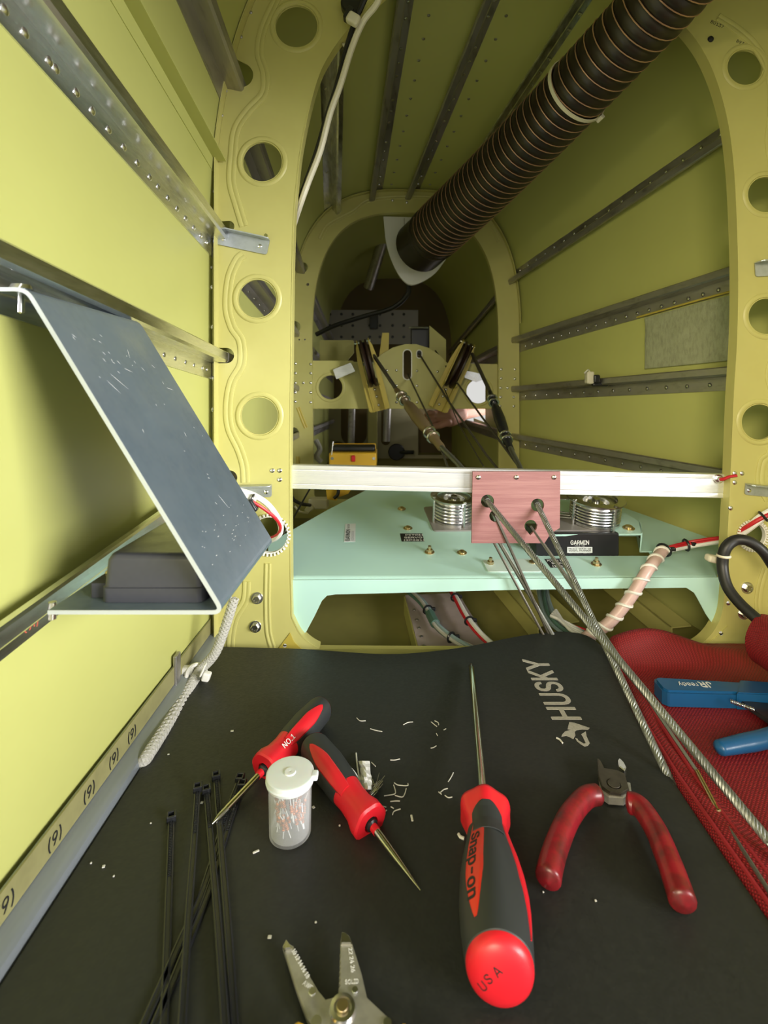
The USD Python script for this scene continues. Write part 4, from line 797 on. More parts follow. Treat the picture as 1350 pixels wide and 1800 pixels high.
# cables at the top left of the near frame
tc_ = [(652, -25), (637, 8), (624, 38), (609, 85), (592, 150), (576, 200), (557, 265), (538, 320), (522, 365), (508, 412)]
ky = lambda i: 0.625 + 0.008 * i + (0.03 if i > 8 else 0)
cable_thing('cable', 'black cable clipped along the inner edge of the near frame, upper left', [at(x, y, ky(i)) for i, (x, y) in enumerate(tc_)], 0.0034, 'black_rubber', 'cable', 60)
cable_thing('cable', 'cream white cable hanging beside the black one, upper left', [at(x + dx, y, ky(i) - 0.006) for i, ((x, y), dx) in enumerate(zip(tc_, (22, 24, 14, 9, 6, 4, 6, 4, 4, 3)))], 0.0040, 'cream_plastic', 'cable', 60)
cl = Thing('cable_clamp', 'cream tie mount with a black stud holding the two upper cables', 'clamp', at(620, 38, 0.632))
cl.part('saddle', place(rbox((0.016, 0.010, 0.013), 0.003), at(621, 34, 0.628), (0.87, 0, -0.5), Yv), 'cream_plastic'); cl.part('stud', disc(at(618, 2, 0.645), Yv, 0.014, 0.012), 'black_rubber'); cl.part('strap', place(rbox((0.008, 0.012, 0.016), 0.002), at(613, 26, 0.637), (0.87, 0, -0.5), Yv), 'black_plastic')
one('zip_tie', 'cream band round the two cables below the clamp', 'zip tie', torus(at(610, 82, 0.672), at(603, 85, 0.67) - at(622, 38, 0.65), 0.0058, 0.0016, 20, 6), 'cream_plastic')

# under the shelf
pk = Thing('floor_channel', 'pinkish grey channel on the bottom skin under the mint shelf', 'channel', (0.06, 0.9, ZC - 0.39))
fz = lambda Y: sec(Y)[3] + ZC
def onfl(px, py, h=0.0):
    lo, hi = 0.66, 2.0
    for _ in range(40):
        mid = (lo + hi) / 2; lo, hi = (mid, hi) if at(px, py, mid)[2] > fz(mid) + h + 0.002 else (lo, mid)
    return at(px, py, lo)
c4 = [onfl(x, y, 0.03) for x, y in ((712, 1048), (805, 1044), (868, 1146), (738, 1150))]
pk.part('top', sheet(np.array([[c4[0], c4[1]], [c4[3], c4[2]]]), 0.002), 'pink_channel')
for a, b in ((c4[0], c4[3]), (c4[1], c4[2])): pk.part('side', sheet(np.array([[a, b], [a - Z * 0.029, b - Z * 0.029]]), 0.002), 'frame_primer')
rv_pts = [c4[0] + (c4[3] - c4[0]) * t_ + X * 0.008 for t_ in (0.3, 0.48, 0.62, 0.76, 0.9)]
for p in rv_pts: pk.part('rivet', rivet_head(p + Z * 0.0025, Z, 0.0026, 0.0015, 10), 'dull_aluminium')
def floor_angle(label, a, b, w=0.028, h=0.03):
    A, B = onfl(*a), onfl(*b); e = (B - A) / np.linalg.norm(B - A); s_ = np.cross(Z, e); s_ /= np.linalg.norm(s_); s_ = s_ * np.sign(s_[0])
    t = Thing('floor_stiffener', label, 'stiffener', A); t.part('web', sheet(np.array([[A, B], [A + Z * h, B + Z * h]]), 0.002), 'frame_primer'); t.part('flange', sheet(np.array([[A + Z * h, B + Z * h], [A + Z * h + s_ * w, B + Z * h + s_ * w]]), 0.002), 'frame_primer')
floor_angle('olive floor stiffener right of the pinkish channel', (868, 1040), (945, 1135))
floor_angle('olive floor angle running towards the right leg of the mint shelf', (1060, 1036), (1180, 1138), 0.035)
floor_angle('olive floor angle behind the dark gap beside the wire bundle', (905, 1040), (990, 1130))
def tie_band(p, d, R, t, mat='black_plastic'): t.part('tie', torus(p, d, R, 0.0016, 18, 6), mat); t.part('tie_head', place(rbox((0.006, 0.005, 0.005), 0.001), p + np.array([R * 1.25, -R * 0.3, 0.002]), X, Yv), mat)
def bundle(label, pts, wires, R, ties=(), extra=()):
    """wires: [(offset angle, material, radius)]"""
    P = spline(pts, 40); _, T, U, V = transport(P); t = Thing('wire_bundle', label, 'wires', P[-1])
    for k, (a, mat, r) in enumerate(wires):
        ph = a + np.linspace(0, 2.2, len(P)); t.part('wire', tube(P + (U * np.cos(ph)[:, None] + V * np.sin(ph)[:, None]) * (R - r), r, 8), mat)
    for i in ties: i = int(i * (len(P) - 1)); tie_band(P[i], T[i], R + 0.001, t)
    return t
bl = [onfl(x, y, 0.045) for x, y in ((706, 1030), (735, 1052), (752, 1072), (768, 1100), (797, 1123), (832, 1142))]
b1 = bundle('grey and green wires with black ties lying on the pinkish channel', bl, ((0, 'wire_blue', 0.0027), (1.5, 'rope_grey', 0.0027), (3.1, 'wire_green', 0.0026), (4.6, 'rope_grey', 0.0024)), 0.0058, (0.40, 0.78))
b1.part('sleeve', tube(spline(bl, 40)[18:24], 0.0072, 10), 'wire_green')
bundle('white, red and black wires with black ties beside the pinkish channel', [onfl(x, y, 0.05) for x, y in ((785, 1025), (800, 1050), (820, 1085), (845, 1115), (880, 1145))], ((0, 'wire_white', 0.0034), (2.1, 'wire_red', 0.0026), (4.2, 'black_rubber', 0.0028)), 0.0053, (0.27, 0.55))
b3 = bundle('fan of white and blue wires meeting the end of the pink wrapped bundle', [onfl(x, y, 0.06) for x, y in ((952, 1030), (958, 1060), (972, 1088), (1000, 1108), (1046, 1124))], ((0, 'wire_blue', 0.0035), (1.2, 'wire_green', 0.003), (2.3, 'wire_blue', 0.0035), (3.5, 'wire_white', 0.003), (4.6, 'wire_white', 0.003), (5.4, 'wire_red', 0.0026)), 0.010)
for k in range(4): b3.part('wire', tube(spline([onfl(968 + 3 * k, 1082 - 3 * k, 0.07), onfl(990 + 4 * k, 1100 + 5 * k - 8, 0.07), onfl(1035 + 3 * k, 1116 + 3 * k, 0.065)], 16), 0.0026, 6), 'wire_white')
wp = spline([at(1166, 967, 0.70), at(1140, 1000, 0.665), at(1108, 1050, 0.655), at(1070, 1095, 0.655), at(1028, 1122, 0.665)], 50)
wb_ = Thing('wire_bundle', 'thick bundle in pink and clear spiral wrap hanging over the shelf lip', 'wires', wp[-1])
wb_.part('core', tube(wp, 0.0072, 14), 'wrap_pink')
_, T, U, V = transport(wp); ph = np.linspace(0, 2 * math.pi * 9, 300); ii = np.linspace(0, len(wp) - 1, 300)
hx = np.array([[np.interp(i_, np.arange(len(wp)), A[:, k]) for k in range(3)] for i_ in ii for A in (wp,)]); hu = np.array([[np.interp(i_, np.arange(len(wp)), U[:, k]) for k in range(3)] for i_ in ii]); hv = np.array([[np.interp(i_, np.arange(len(wp)), V[:, k]) for k in range(3)] for i_ in ii])
wb_.part('spiral_wrap', tube(hx + (hu * np.cos(ph)[:, None] + hv * np.sin(ph)[:, None]) * 0.0072, 0.0019, 6), 'white_plastic')
wb_.part('wire', tube(spline([at(1166, 967, 0.70), at(1205, 958, 0.72), at(1240, 952, 0.71), at(1278, 946, 0.69), at(1298, 940, 0.675)], 24), 0.0017, 8), 'wire_red'); wb_.part('wire', tube(spline([at(1166, 970, 0.70), at(1205, 962, 0.72), at(1240, 956, 0.71), at(1278, 950, 0.69), at(1298, 943, 0.675)], 24), 0.0030, 8), 'wire_white'); wb_.part('wire', tube(spline([at(1166, 964, 0.70), at(1205, 954, 0.722), at(1240, 948, 0.712), at(1278, 943, 0.69), at(1298, 937, 0.675)], 24), 0.0020, 8), 'wire_red')
tie_band(at(1167, 967, 0.70), T[0], 0.0088, wb_); tie_band(at(1206, 958, 0.72), np.array([1, 0, 0.15]), 0.0075, wb_)
bundle('red and white wires coming out of the grommet at the right edge', [at(1298, 941, 0.664), at(1318, 925, 0.652), at(1338, 910, 0.645), at(1365, 895, 0.64)], ((0, 'wire_white', 0.003), (2.1, 'wire_red', 0.0026), (4.0, 'wire_white', 0.003)), 0.0054, (0.72,))
lw = Thing('wire_loop', 'red and white wires looping out of the left grommet with a black connector', 'wires', at(470, 945, 0.655))
lw.part('wire', tube(spline([at(420, 862, 0.62), at(445, 870, 0.625), at(470, 886, 0.63), at(488, 910, 0.635), at(494, 930, 0.645), at(487, 944, 0.655), at(470, 952, 0.67)], 30), 0.0036, 8), 'wire_white'); lw.part('wire', tube(spline([at(440, 880, 0.615), at(462, 893, 0.62), at(485, 912, 0.63), at(493, 928, 0.64), at(486, 941, 0.652), at(468, 948, 0.67)], 30), 0.0020, 8), 'wire_red'); lw.part('wire', tube(spline([at(420, 872, 0.615), at(436, 874, 0.62), at(450, 878, 0.62)], 10), 0.0034, 8), 'wire_white')
lw.part('connector', place(rbox((0.013, 0.012, 0.017), 0.003), at(441, 890, 0.617), (0.85, 0, 0.5), Yv), 'black_plastic'); lw.part('tie', torus(at(444, 877, 0.618), (1, 0, -0.3), 0.0052, 0.0013, 16, 6), 'black_plastic')
hp_ = [at(1362, 1000, 0.60), at(1340, 968, 0.60), at(1315, 951, 0.605), at(1292, 950, 0.61), at(1275, 965, 0.61), at(1270, 995, 0.61), at(1278, 1030, 0.60), at(1300, 1060, 0.585), at(1335, 1092, 0.565)]
hz = Thing('hose', 'glossy black hose looping in front of the right limb of the near frame', 'hose', at(1300, 1060, 0.585))
hz.part('tube', tube(spline(hp_, 60), 0.0062, 14), 'black_rubber'); hz.part('band', torus(at(1272, 977, 0.61), Z, 0.0064, 0.0016, 20, 6), 'cream_plastic')
hz.part('clip', place(rbox((0.022, 0.012, 0.009), 0.003), at(1257, 983, 0.625), (0.95, 0, -0.2), Yv), 'cream_plastic')

# ------------------------------------------------------------------ the slate bracket and the sensor box on the left
bY0, bY1 = 0.288, 0.418; th = 0.0021
bprof = sg.LineString([(-0.2190, ZC + 0.0585), (-0.2010, ZC + 0.0585), (-0.0905, ZC - 0.1235), (-0.1890, ZC - 0.1235)])
def bentstrip(pts, r=0.006, n=6):
    out = [np.array(pts[0])]
    for a, b, c in zip(pts[:-2], pts[1:-1], pts[2:]):
        a, b, c = map(np.array, (a, b, c)); u = (a - b) / np.linalg.norm(a - b); w = (c - b) / np.linalg.norm(c - b); k = r
        for t in np.linspace(0, 1, n): out.append((b + u * k) * (1 - t) ** 2 + 2 * b * t * (1 - t) + (b + w * k) * t ** 2)
    out.append(np.array(pts[-1])); return np.array(out)
bk_ = Thing('sensor_bracket', 'slate coloured bent aluminium strap bracket on the left wall, scratched', 'bracket', (-0.15, 0.35, ZC - 0.1235))
cl_ = bentstrip([(-0.2192, ZC + 0.0580), (-0.2010, ZC + 0.0580), (-0.0905, ZC - 0.1235), (-0.1890, ZC - 0.1235)])
poly_b = sg.LineString(cl_).buffer(th / 2, cap_style=2, join_style=1)
strap = extrude(poly_b, bY1 - bY0, (0, bY0, 0), X, Z, Yv)
bk_.part('strap', strap, 'slate_aluminium')
edge_l = np.array([[p[0], bY0 - 0.0002, p[1]] for p in cl_])
bk_.part('cut_edge', extrude(sg.LineString(cl_).buffer(th / 2 + 0.0001, cap_style=2, join_style=1), 0.0006, (0, bY0 - 0.0005, 0), X, Z, Yv), 'sawn_edge', label='bright sawn front edge')
dirb = np.array([-0.0905 + 0.2010, 0, -0.1235 - 0.058]); dirb /= np.linalg.norm(dirb); nb_ = np.cross(Yv, dirb); nb_ *= np.sign(nb_[0])
O_b = np.array([-0.2010, bY0, ZC + 0.0580]) + nb_ * (th / 2 + 0.00005)
rs = random.Random(5); scr = []
for k in range(64):
    u = rs.choice([rs.uniform(0.025, 0.07), rs.uniform(0.165, 0.195), rs.uniform(0.02, 0.19)]); w = rs.uniform(0.012, 0.118); l = rs.uniform(0.001, 0.004) if k > 5 else rs.uniform(0.008, 0.016); a = rs.uniform(-0.5, 0.5) + (0.9 if k % 3 else 0)
    if u > 0.16: l, a = rs.uniform(0.001, 0.003), 1.57
    d2 = dirb * math.cos(a) + Yv * math.sin(a); s2_ = np.cross(nb_, d2); p0 = O_b + dirb * u + Yv * w
    scr.append(extrude(sg.Polygon([(0, 0), (l * .3, 0.0003), (l, 0), (l * .5, -0.0003)]), 0.00006, p0, d2, s2_, nb_))
bk_.part('scratches', cat(*scr), 'lead_wire', kind='stuff')
for x, y, Yq, s_ in ((37, 528, 0.30, 1), (92, 1076, 0.30, 0)):
    c = at(x, y, Yq); bk_.part('screw', cat(lathe(c + Z * 0.009, -Z, [(0, 0), (0, 0.0052), (0.0025, 0.0062), (0.005, 0.0035), (0.005, 0.0018), (0.016, 0.0018), (0.017, 0)], 14)) if s_ else lathe(c + Z * 0.006, -Z, [(0, 0), (0, 0.0022), (0.010, 0.0022), (0.0105, 0)], 12), 'rivet_metal')
sb = Thing('sensor_box', 'black plastic sensor box with mounting ears sitting on the slate bracket', 'sensor', (-0.135, 0.35, ZC - 0.122))
zt0 = ZC - 0.1222
def loft(secs):
    n = len(secs[0]); v = np.vstack(secs); f = []
    for i in range(len(secs) - 1):
        for j in range(n): a, b = i * n + j, i * n + (j + 1) % n; f.append((a, b, b + n, a + n))
    m = TM(v, f); V = list(m.vertices); Fs = list(m.faces)
    for base in (0, (len(secs) - 1) * n):
        ci = len(V); V.append(np.mean(secs[0 if base == 0 else -1], 0)); Fs += [(base + j, base + (j + 1) % n, ci) for j in range(n)]
    m = TM(V, Fs); m.fix_normals(); return m
def rrect(x0, x1, y0, y1, r, z, n=5):
    q = sg.box(x0 + r, y0 + r, x1 - r, y1 - r).buffer(r, quad_segs=n); c = np.array(q.exterior.coords)[:-1]; return np.c_[c, np.full(len(c), z)]
sb.part('housing', loft([rrect(-0.1655, -0.1045, 0.298, 0.405, 0.005, zt0), rrect(-0.1655, -0.1045, 0.298, 0.405, 0.005, zt0 + 0.008), rrect(-0.1650, -0.1050, 0.299, 0.404, 0.005, zt0 + 0.0085), rrect(-0.1635, -0.1065, 0.300, 0.402, 0.005, zt0 + 0.0235), rrect(-0.1620, -0.1080, 0.302, 0.400, 0.0045, zt0 + 0.0262), rrect(-0.1595, -0.1105, 0.305, 0.397, 0.004, zt0 + 0.0272)]), 'box_plastic')
for x0, x1 in ((-0.1755, -0.1650), (-0.1050, -0.0960)): sb.part('ear', loft([rrect(x0, x1, 0.305, 0.335, 0.002, zt0 + 0.0), rrect(x0, x1, 0.305, 0.335, 0.002, zt0 + 0.0085)]), 'box_plastic')
sb.part('ear_screw', lathe((-0.1705, 0.322, zt0 + 0.0085), Z, [(0, 0.0042), (0.0012, 0.0045), (0.003, 0.003), (0.0034, 0)], 16), 'cadmium')
sb.part('lettering', text('MAGNETOMETER', 0.005, (-0.155, 0.3925, zt0 + 0.0273), X, Yv, 0.0001, True, 0.040), 'text_grey')

# ------------------------------------------------------------------ braided earth rope along the left rail
rp = spline([at(412, 1052, 0.58), at(395, 1105, 0.575), at(378, 1148, 0.57), at(352, 1185, 0.565) + Z * 0.004, at(325, 1222, 0.535), at(290, 1280, 0.478), at(258, 1330, 0.440), on(246, 1350, -0.006)], 90)
rope = Thing('braided_rope', 'grey braided cord draped beside the left edge rail', 'cord', rp[-1])
_, T, U, V = transport(rp); rs_ = []
for sgn in (-1, 1):
    for k in range(4):
        ph = sgn * np.linspace(0, 2 * math.pi * 14, len(rp) * 3) + k * math.pi / 2; idx = np.linspace(0, len(rp) - 1, len(ph)); I = lambda A: np.array([np.interp(idx, np.arange(len(rp)), A[:, c]) for c in range(3)]).T
        rs_.append(tube(I(rp) + (I(U) * np.cos(ph)[:, None] + I(V) * np.sin(ph)[:, None]) * 0.0038 * (1 + 0.1 * np.cos(2 * ph))[:, None], 0.0016, 6))
rope.part('strands', cat(*rs_), 'rope_grey', kind='stuff'); rope.part('core', tube(rp, 0.0036, 10), 'rope_grey')
wt = Thing('zip_tie', 'white zip tie and saddle clipping the braided cord to the left rail', 'zip tie', at(340, 1200, 0.56))
wt.part('strap', torus(at(345, 1187, 0.563), (0.5, -0.6, 0.5), 0.0105, 0.0024, 28, 8), 'white_plastic'); wt.part('head', place(rbox((0.0085, 0.008, 0.010), 0.002), at(363, 1189, 0.550), (0.9, 0.2, -0.3), Yv), 'white_plastic')
wt.part('saddle', place(rbox((0.016, 0.010, 0.015), 0.003), at(328, 1183, 0.565), X, Yv), 'white_plastic'); wt.part('tail', place(rbox((0.0022, 0.006, 0.014), 0.001), at(357, 1178, 0.548), (0.9, 0, -0.4), Yv), 'white_plastic')

# ------------------------------------------------------------------ the black pad
mat_pts = [(-0.2050, 0.12), (-0.2050, 0.640), (-0.190, 0.637), (-0.10, 0.632), (0.0, 0.620), (0.08, 0.628), (0.16, 0.647), (0.215, 0.655), (0.245, 0.652), (0.262, 0.640), (0.268, 0.615), (0.262, 0.58), (0.245, 0.50), (0.236, 0.42), (0.231, 0.32), (0.226, 0.12)]
cur = spline([(x, y, 0) for x, y in mat_pts[1:]], 120)[:, :2]
mp = sg.Polygon(np.vstack([[mat_pts[0]], cur])).buffer(0)
mm = trimesh.creation.extrude_polygon(mp, MAT_Z - 0.0008, engine='earcut'); m2 = trimesh.creation.extrude_polygon(mp.buffer(-0.0012), MAT_Z, engine='earcut')
def subdiv(m, s): v, f = trimesh.remesh.subdivide_to_size(m.vertices, m.faces, s, max_iter=12); return TM(v, f)
mm = subdiv(cat(mm, m2), 0.02); v = np.asarray(mm.vertices).copy(); wave = lambda q: 0.0105 * np.clip((q[:, 1] - 0.56) / 0.09, 0, 1) ** 2 * np.clip((q[:, 0] - 0.02) / 0.2, 0, 1); v[:, 2] += wave(v); mm = TM(v, mm.faces)
def waved(m): q = np.asarray(subdiv(m, 0.006).vertices).copy(); f = subdiv(m, 0.006).faces; q[:, 2] += wave(q) + 0.0001; return TM(q, f)
pad = Thing('kneeling_pad', 'black foam kneeling pad with a worn grey maker name, tools lying on it', 'pad', (0.02, 0.4, 0.0))
pad.part('foam', mm, 'mat_foam')
pad.part('lettering', waved(text('HUSKY', 0.0275, (0.1905, 0.4915, MAT_Z + 0.0001), Yv, -X, 0.0003, True, 0.1085)), 'logo_ink')
z_ = 1350 / 170.0; lg = lambda pts: sg.Polygon([on(900 + x / z_, 1140 + y / (1509 / 190.0))[:2] for x, y in pts]).buffer(0)
emb = shapely.union_all([lg([(800, 1030), (870, 1040), (940, 1062), (1085, 1112), (1060, 1138), (980, 1132), (905, 1142), (875, 1165), (885, 1215), (855, 1268), (815, 1245), (760, 1222), (690, 1232), (700, 1205), (740, 1160), (830, 1135), (775, 1130)]),
                         lg([(1030, 1160), (1042, 1230), (1085, 1325), (1060, 1360), (1015, 1372), (960, 1340), (905, 1295), (880, 1250), (915, 1262), (925, 1285), (1000, 1330), (1030, 1325), (985, 1230), (965, 1200)])])
pad.part('emblem', extrude(emb, 0.0002, (0, 0, MAT_Z + 0.0001), X, Yv, Z), 'logo_ink')

# ------------------------------------------------------------------ screwdrivers
def handle_mesh(O, d, up, prof, lobes=3, amp=0.06, n=36, phase=0.0):
    """lathe with softly lobed section; prof [(t, r, lobe weight)]"""
    d = d / np.linalg.norm(d); u = up - d * np.dot(up, d); u /= np.linalg.norm(u); w = np.cross(d, u); th_ = np.arange(n) * 2 * math.pi / n; V = []; Fc = []
    for t, r, k in prof: rr = r * (1 + amp * k * np.cos(lobes * (th_ - phase))); V.append(O + d * t + rr[:, None] * (np.cos(th_)[:, None] * u + np.sin(th_)[:, None] * w))
    for i in range(len(prof) - 1):
        for j in range(n): a, b = i * n + j, i * n + (j + 1) % n; Fc.append((a, b, b + n, a + n))
    m = TM(np.vstack(V), Fc); return m, (d, u, w)
def inlay(O, fr_, prof, lobes, amp, phase, t0, t1, thc, halfw, lift=0.0004, n=26, k=9):
    """a raised patch on the handle surface, centred on angle thc(t) with half width halfw(t) in radians"""
    d, u, w = fr_; T = np.array([p[0] for p in prof]); R = np.array([p[1] for p in prof]); K = np.array([p[2] for p in prof]); g = []
    for t in np.linspace(t0, t1, n):
        row = []
        for s_ in np.linspace(-1, 1, k):
            a = thc(t) + s_ * halfw(t); r = np.interp(t, T, R) * (1 + amp * np.interp(t, T, K) * math.cos(lobes * (a - phase))) + (lift if abs(s_) < 0.99 else -0.0003)
            row.append(O + d * t + r * (math.cos(a) * u + math.sin(a) * w))
        g.append(row)
    return sheet(np.array(g), 0.0006)
def ell(t0, t1, w, p0=0.5, p1=0.5):
    return lambda t: w * max(0.02, min(1.0, ((t - t0) / (t1 - t0) + 1e-6) / 0.35) ** p0) * max(0.02, min(1.0, ((t1 - t) / (t1 - t0) + 1e-6) / 0.15) ** p1)

# the big one: axis from the cap to the tip
def wrap_text(s, h, length, fn):
    m = meshkit.text_mesh(s, h, 0.0007, True); v = np.asarray(m.vertices).copy(); v[:, 0] -= v[:, 0].min(); v[:, 0] *= length / v[:, 0].max(); return TM(np.array([fn(*p) for p in v]), m.faces)
Cc = on(880, 1716, 0.0212); Tip = on(828, 1167, 0.0062); ax = (Tip - Cc); LT = np.linalg.norm(ax); ax /= LT; HLn = 0.121
sd = Thing('screwdriver', 'large screwdriver with chunky red and black handle, its domed red cap stamped USA', 'screwdriver', Cc - Z * 0.0212)
pf = [(-0.0032, 0.0001, 0), (-0.0030, 0.005, 0), (-0.0022, 0.0105, 0), (-0.0006, 0.0145, 0), (0.0012, 0.0164, 0), (0.0032, 0.0172, 0), (0.0050, 0.0174, 0)]
capm, fr_ = handle_mesh(Cc, ax, Z, pf, n=48); sd.part('end_cap', capm, 'tool_red')
pb_ = [(0.0050, 0.0171, 0), (0.0056, 0.0178, 0.2), (0.012, 0.0187, 0.6), (0.024, 0.0200, 1), (0.036, 0.0204, 1), (0.050, 0.0196, 1), (0.063, 0.0178, 1), (0.076, 0.0152, 0.9), (0.088, 0.0132, 0.6), (0.097, 0.0126, 0.3), (0.0985, 0.004, 0)]
bm_, _ = handle_mesh(Cc, ax, Z, pb_, 6, 0.022, 48); grip = sd.part('grip', bm_, 'tool_grip')
pc_ = [(0.083, 0.0120, 0), (0.085, 0.0137, 0.2), (0.094, 0.0142, 0.6), (0.102, 0.0166, 1), (0.1065, 0.0181, 1), (0.1095, 0.0178, 1), (0.1175, 0.0125, 1), (0.1215, 0.0085, 0.8), (0.1225, 0.0050, 0)]
bo, _ = handle_mesh(Cc, ax, Z, pc_, 6, 0.045, 48, 0.0); sd.part('bolster', bo, 'tool_red')
sd.part('grip_tongue', inlay(Cc, fr_, [(0.07, 0.0165, 0), (0.078, 0.0150, 0), (0.085, 0.0139, 0), (0.094, 0.0143, 0), (0.1, 0.0158, 0)], 6, 0.0, 0, 0.074, 0.0985, lambda t: 0.0, lambda t: 0.85 * max(0.05, min(1, (0.0990 - t) / 0.007)) ** 0.5, 0.0007), 'tool_grip')
thI = lambda t: -0.66 + 0.20 * (t - 0.02) / 0.07
inl = sd.part('inlay', inlay(Cc, fr_, pb_, 6, 0.022, 0, 0.014, 0.090, thI, ell(0.013, 0.091, 0.34, 0.6, 0.6), 0.0005), 'tool_orange_red')
sd.part('inlay', inlay(Cc, fr_, pb_, 6, 0.022, 0, 0.011, 0.098, lambda t: 1.08 - 0.16 * (t - 0.02) / 0.07, ell(0.010, 0.099, 0.20, 0.8, 0.05), 0.0005), 'tool_red')
def on_grip(x, y, z):
    t = 0.0712 - x; th_ = thI(t) + (y - 0.0036) / 0.019; r = np.interp(t, [p[0] for p in pb_], [p[1] for p in pb_]) * (1 + 0.022 * np.interp(t, [p[0] for p in pb_], [p[2] for p in pb_]) * math.cos(6 * th_)) + 0.0005 + z * 0.4
    return Cc + ax * t + r * (math.cos(th_) * fr_[1] + math.sin(th_) * fr_[2])
sd.part('lettering', wrap_text('Snap-on', 0.0062, 0.048, on_grip), 'text_black', under=inl)
lt = []
for ch_, x, y in (('U', -0.0112, -0.0068), ('S', -0.0083, -0.0022), ('A', -0.0040, 0.0020)):
    m = meshkit.text_mesh(ch_, 0.0044, 0.0007, False); v = np.asarray(m.vertices).copy(); c_, s_ = math.cos(0.82), math.sin(0.82)
    a_ = x + v[:, 0] * c_ - v[:, 1] * s_ + 0.0022; b_ = y + v[:, 0] * s_ + v[:, 1] * c_; tq = np.interp(np.hypot(a_, b_), [p[1] for p in pf], [p[0] for p in pf]) + 0.0002 - v[:, 2] * 0.55
    lt.append(TM(Cc + np.outer(tq, ax) + np.outer(a_, fr_[2]) + np.outer(b_, fr_[1]), m.faces[:, ::-1]))
sd.part('cap_lettering', cat(*lt), 'text_black')
def shaft(t, O, d, L, r, tipL, kind, mat='nickel_shaft', tipmat='steel'):
    d = d / np.linalg.norm(d); t.part('shaft', lathe(O, d, [(0, 0), (0, r), (L - tipL, r)] + ([(L - tipL, 0)] if kind != 'awl' else [(L - tipL * .6, r * .78), (L - tipL * .2, r * 0.35), (L, 0.0003), (L, 0)]), 20), mat)
    if kind == 'phillips':
        _, u, w = frame_of(d); s = [lathe(O, d, [(L - tipL, 0), (L - tipL, r), (L - tipL * 0.45, r), (L - tipL * 0.05, r * 0.28), (L, r * 0.2), (L, 0)], 20)]
        q = TM(s[0].vertices, s[0].faces); vq = np.asarray(q.vertices).copy(); rel = vq - (O + d * 0); ta = rel @ d; th_ = np.arctan2(rel @ w, rel @ u); fl = 1 - 0.35 * np.clip((ta - (L - tipL * 0.6)) / (tipL * 0.5), 0, 1) * (np.abs(np.sin(2 * th_)) > 0.7); ctr = O + np.outer(ta, d); t.part('tip', TM(ctr + (vq - ctr) * fl[:, None], q.faces), tipmat)
shaft(sd, Cc + ax * 0.1223, ax, LT - 0.1223, 0.00325, 0.012, 'phillips')

def small_driver(label, back, tip, hb_, Hh, ht, kind, orient, letter=None, neck=0.66):
    B, T_ = on(*back, Hh), on(*tip, ht); d = T_ - B; L = np.linalg.norm(d); d /= L; hl = neck; t = Thing('screwdriver', label, 'screwdriver', B - Z * Hh); s = Hh / 0.0131
    p0 = [(-0.0012, 0.0002, 0), (-0.001, 0.0070 * s, 0), (0.0, 0.0094 * s, 0.5), (0.0012, 0.0104 * s, 0.8)]; cm, fr__ = handle_mesh(B, d, Z, p0, 3, 0.05, 36, orient); t.part('end_cap', cm, 'tool_red')
    p1 = [(0.0012, 0.0103 * s, 0.8), (0.004, 0.0112 * s, 1), (hl * 0.3, 0.0122 * s, 1), (hl * 0.55, 0.0112 * s, 1), (hl * 0.72, 0.0093 * s, 0.8), (hl * 0.78, 0.0088 * s, 0.4), (hl * 0.79, 0.002, 0)]
    g, _ = handle_mesh(B, d, Z, p1, 3, 0.05, 36, orient); t.part('grip', g, 'tool_grip')
    p2 = [(hl * 0.62, 0.0075 * s, 0), (hl * 0.63, 0.0104 * s, 0.3), (hl * 0.72, 0.0098 * s, 0.6), (hl * 0.84, 0.0102 * s, 0.8), (hl * 0.93, 0.0122 * s, 1), (hl * 0.985, 0.0122 * s, 1), (hl, 0.0108 * s, 0.8), (hl, 0.0050 * s, 0), (hl - 0.002, 0.0048 * s, 0), (hl - 0.002, 0, 0)]
    b, _ = handle_mesh(B, d, Z, p2, 6, 0.035, 36, orient); t.part('bolster', b, 'tool_red')
    i_ = t.part('inlay', inlay(B, fr__, p1, 3, 0.05, orient, hl * 0.12, hl * 0.70, lambda q: orient, ell(hl * 0.12, hl * 0.74, 0.50, 0.5, 0.05), 0.0008), 'tool_red')
    if letter:
        ra = math.cos(orient) * fr__[1] + math.sin(orient) * fr__[2]; td = -math.sin(orient) * fr__[1] + math.cos(orient) * fr__[2]
        t.part('lettering', text(letter, 0.0042, B + d * hl * 0.80 + ra * 0.0112 * s - td * 0.002 * (1 if letter == 0 else 1), -d, -td if False else td, 0.0005, False, 0.014), 'text_white', under=i_)
    t.part('collar', lathe(B + d * (hl - 0.0015), d, [(0, 0.0046), (0.003, 0.0044), (0.004, 0.003), (0.004, 0)], 20), 'black_plastic')
    t.part('sleeve', lathe(B + d * hl, d, [(0.0, 0.0030), (0.007, 0.0029), (0.007, 0)], 16), 'tool_red')
    shaft(t, B + d * (hl + 0.002), d, L - hl - 0.002, 0.0024 if kind == 'phillips' else 0.0026, 0.014 if kind == 'phillips' else 0.040, kind)
    return t
BB, TT = on(567, 1243, 0.0125), on(373, 1449, 0.0030); small_driver('small phillips screwdriver lying behind the little vial, tip on the zip ties', (567, 1243), (373, 1449), 0, 0.0142, 0.0036, 'phillips', -0.62, 'NO.1', 0.083)
small_driver('short red and black awl lying right of the little vial, point towards the big screwdriver', (548, 1309), (739, 1565), 0, 0.0145, 0.0012, 'awl', 0.62, None, 0.089)

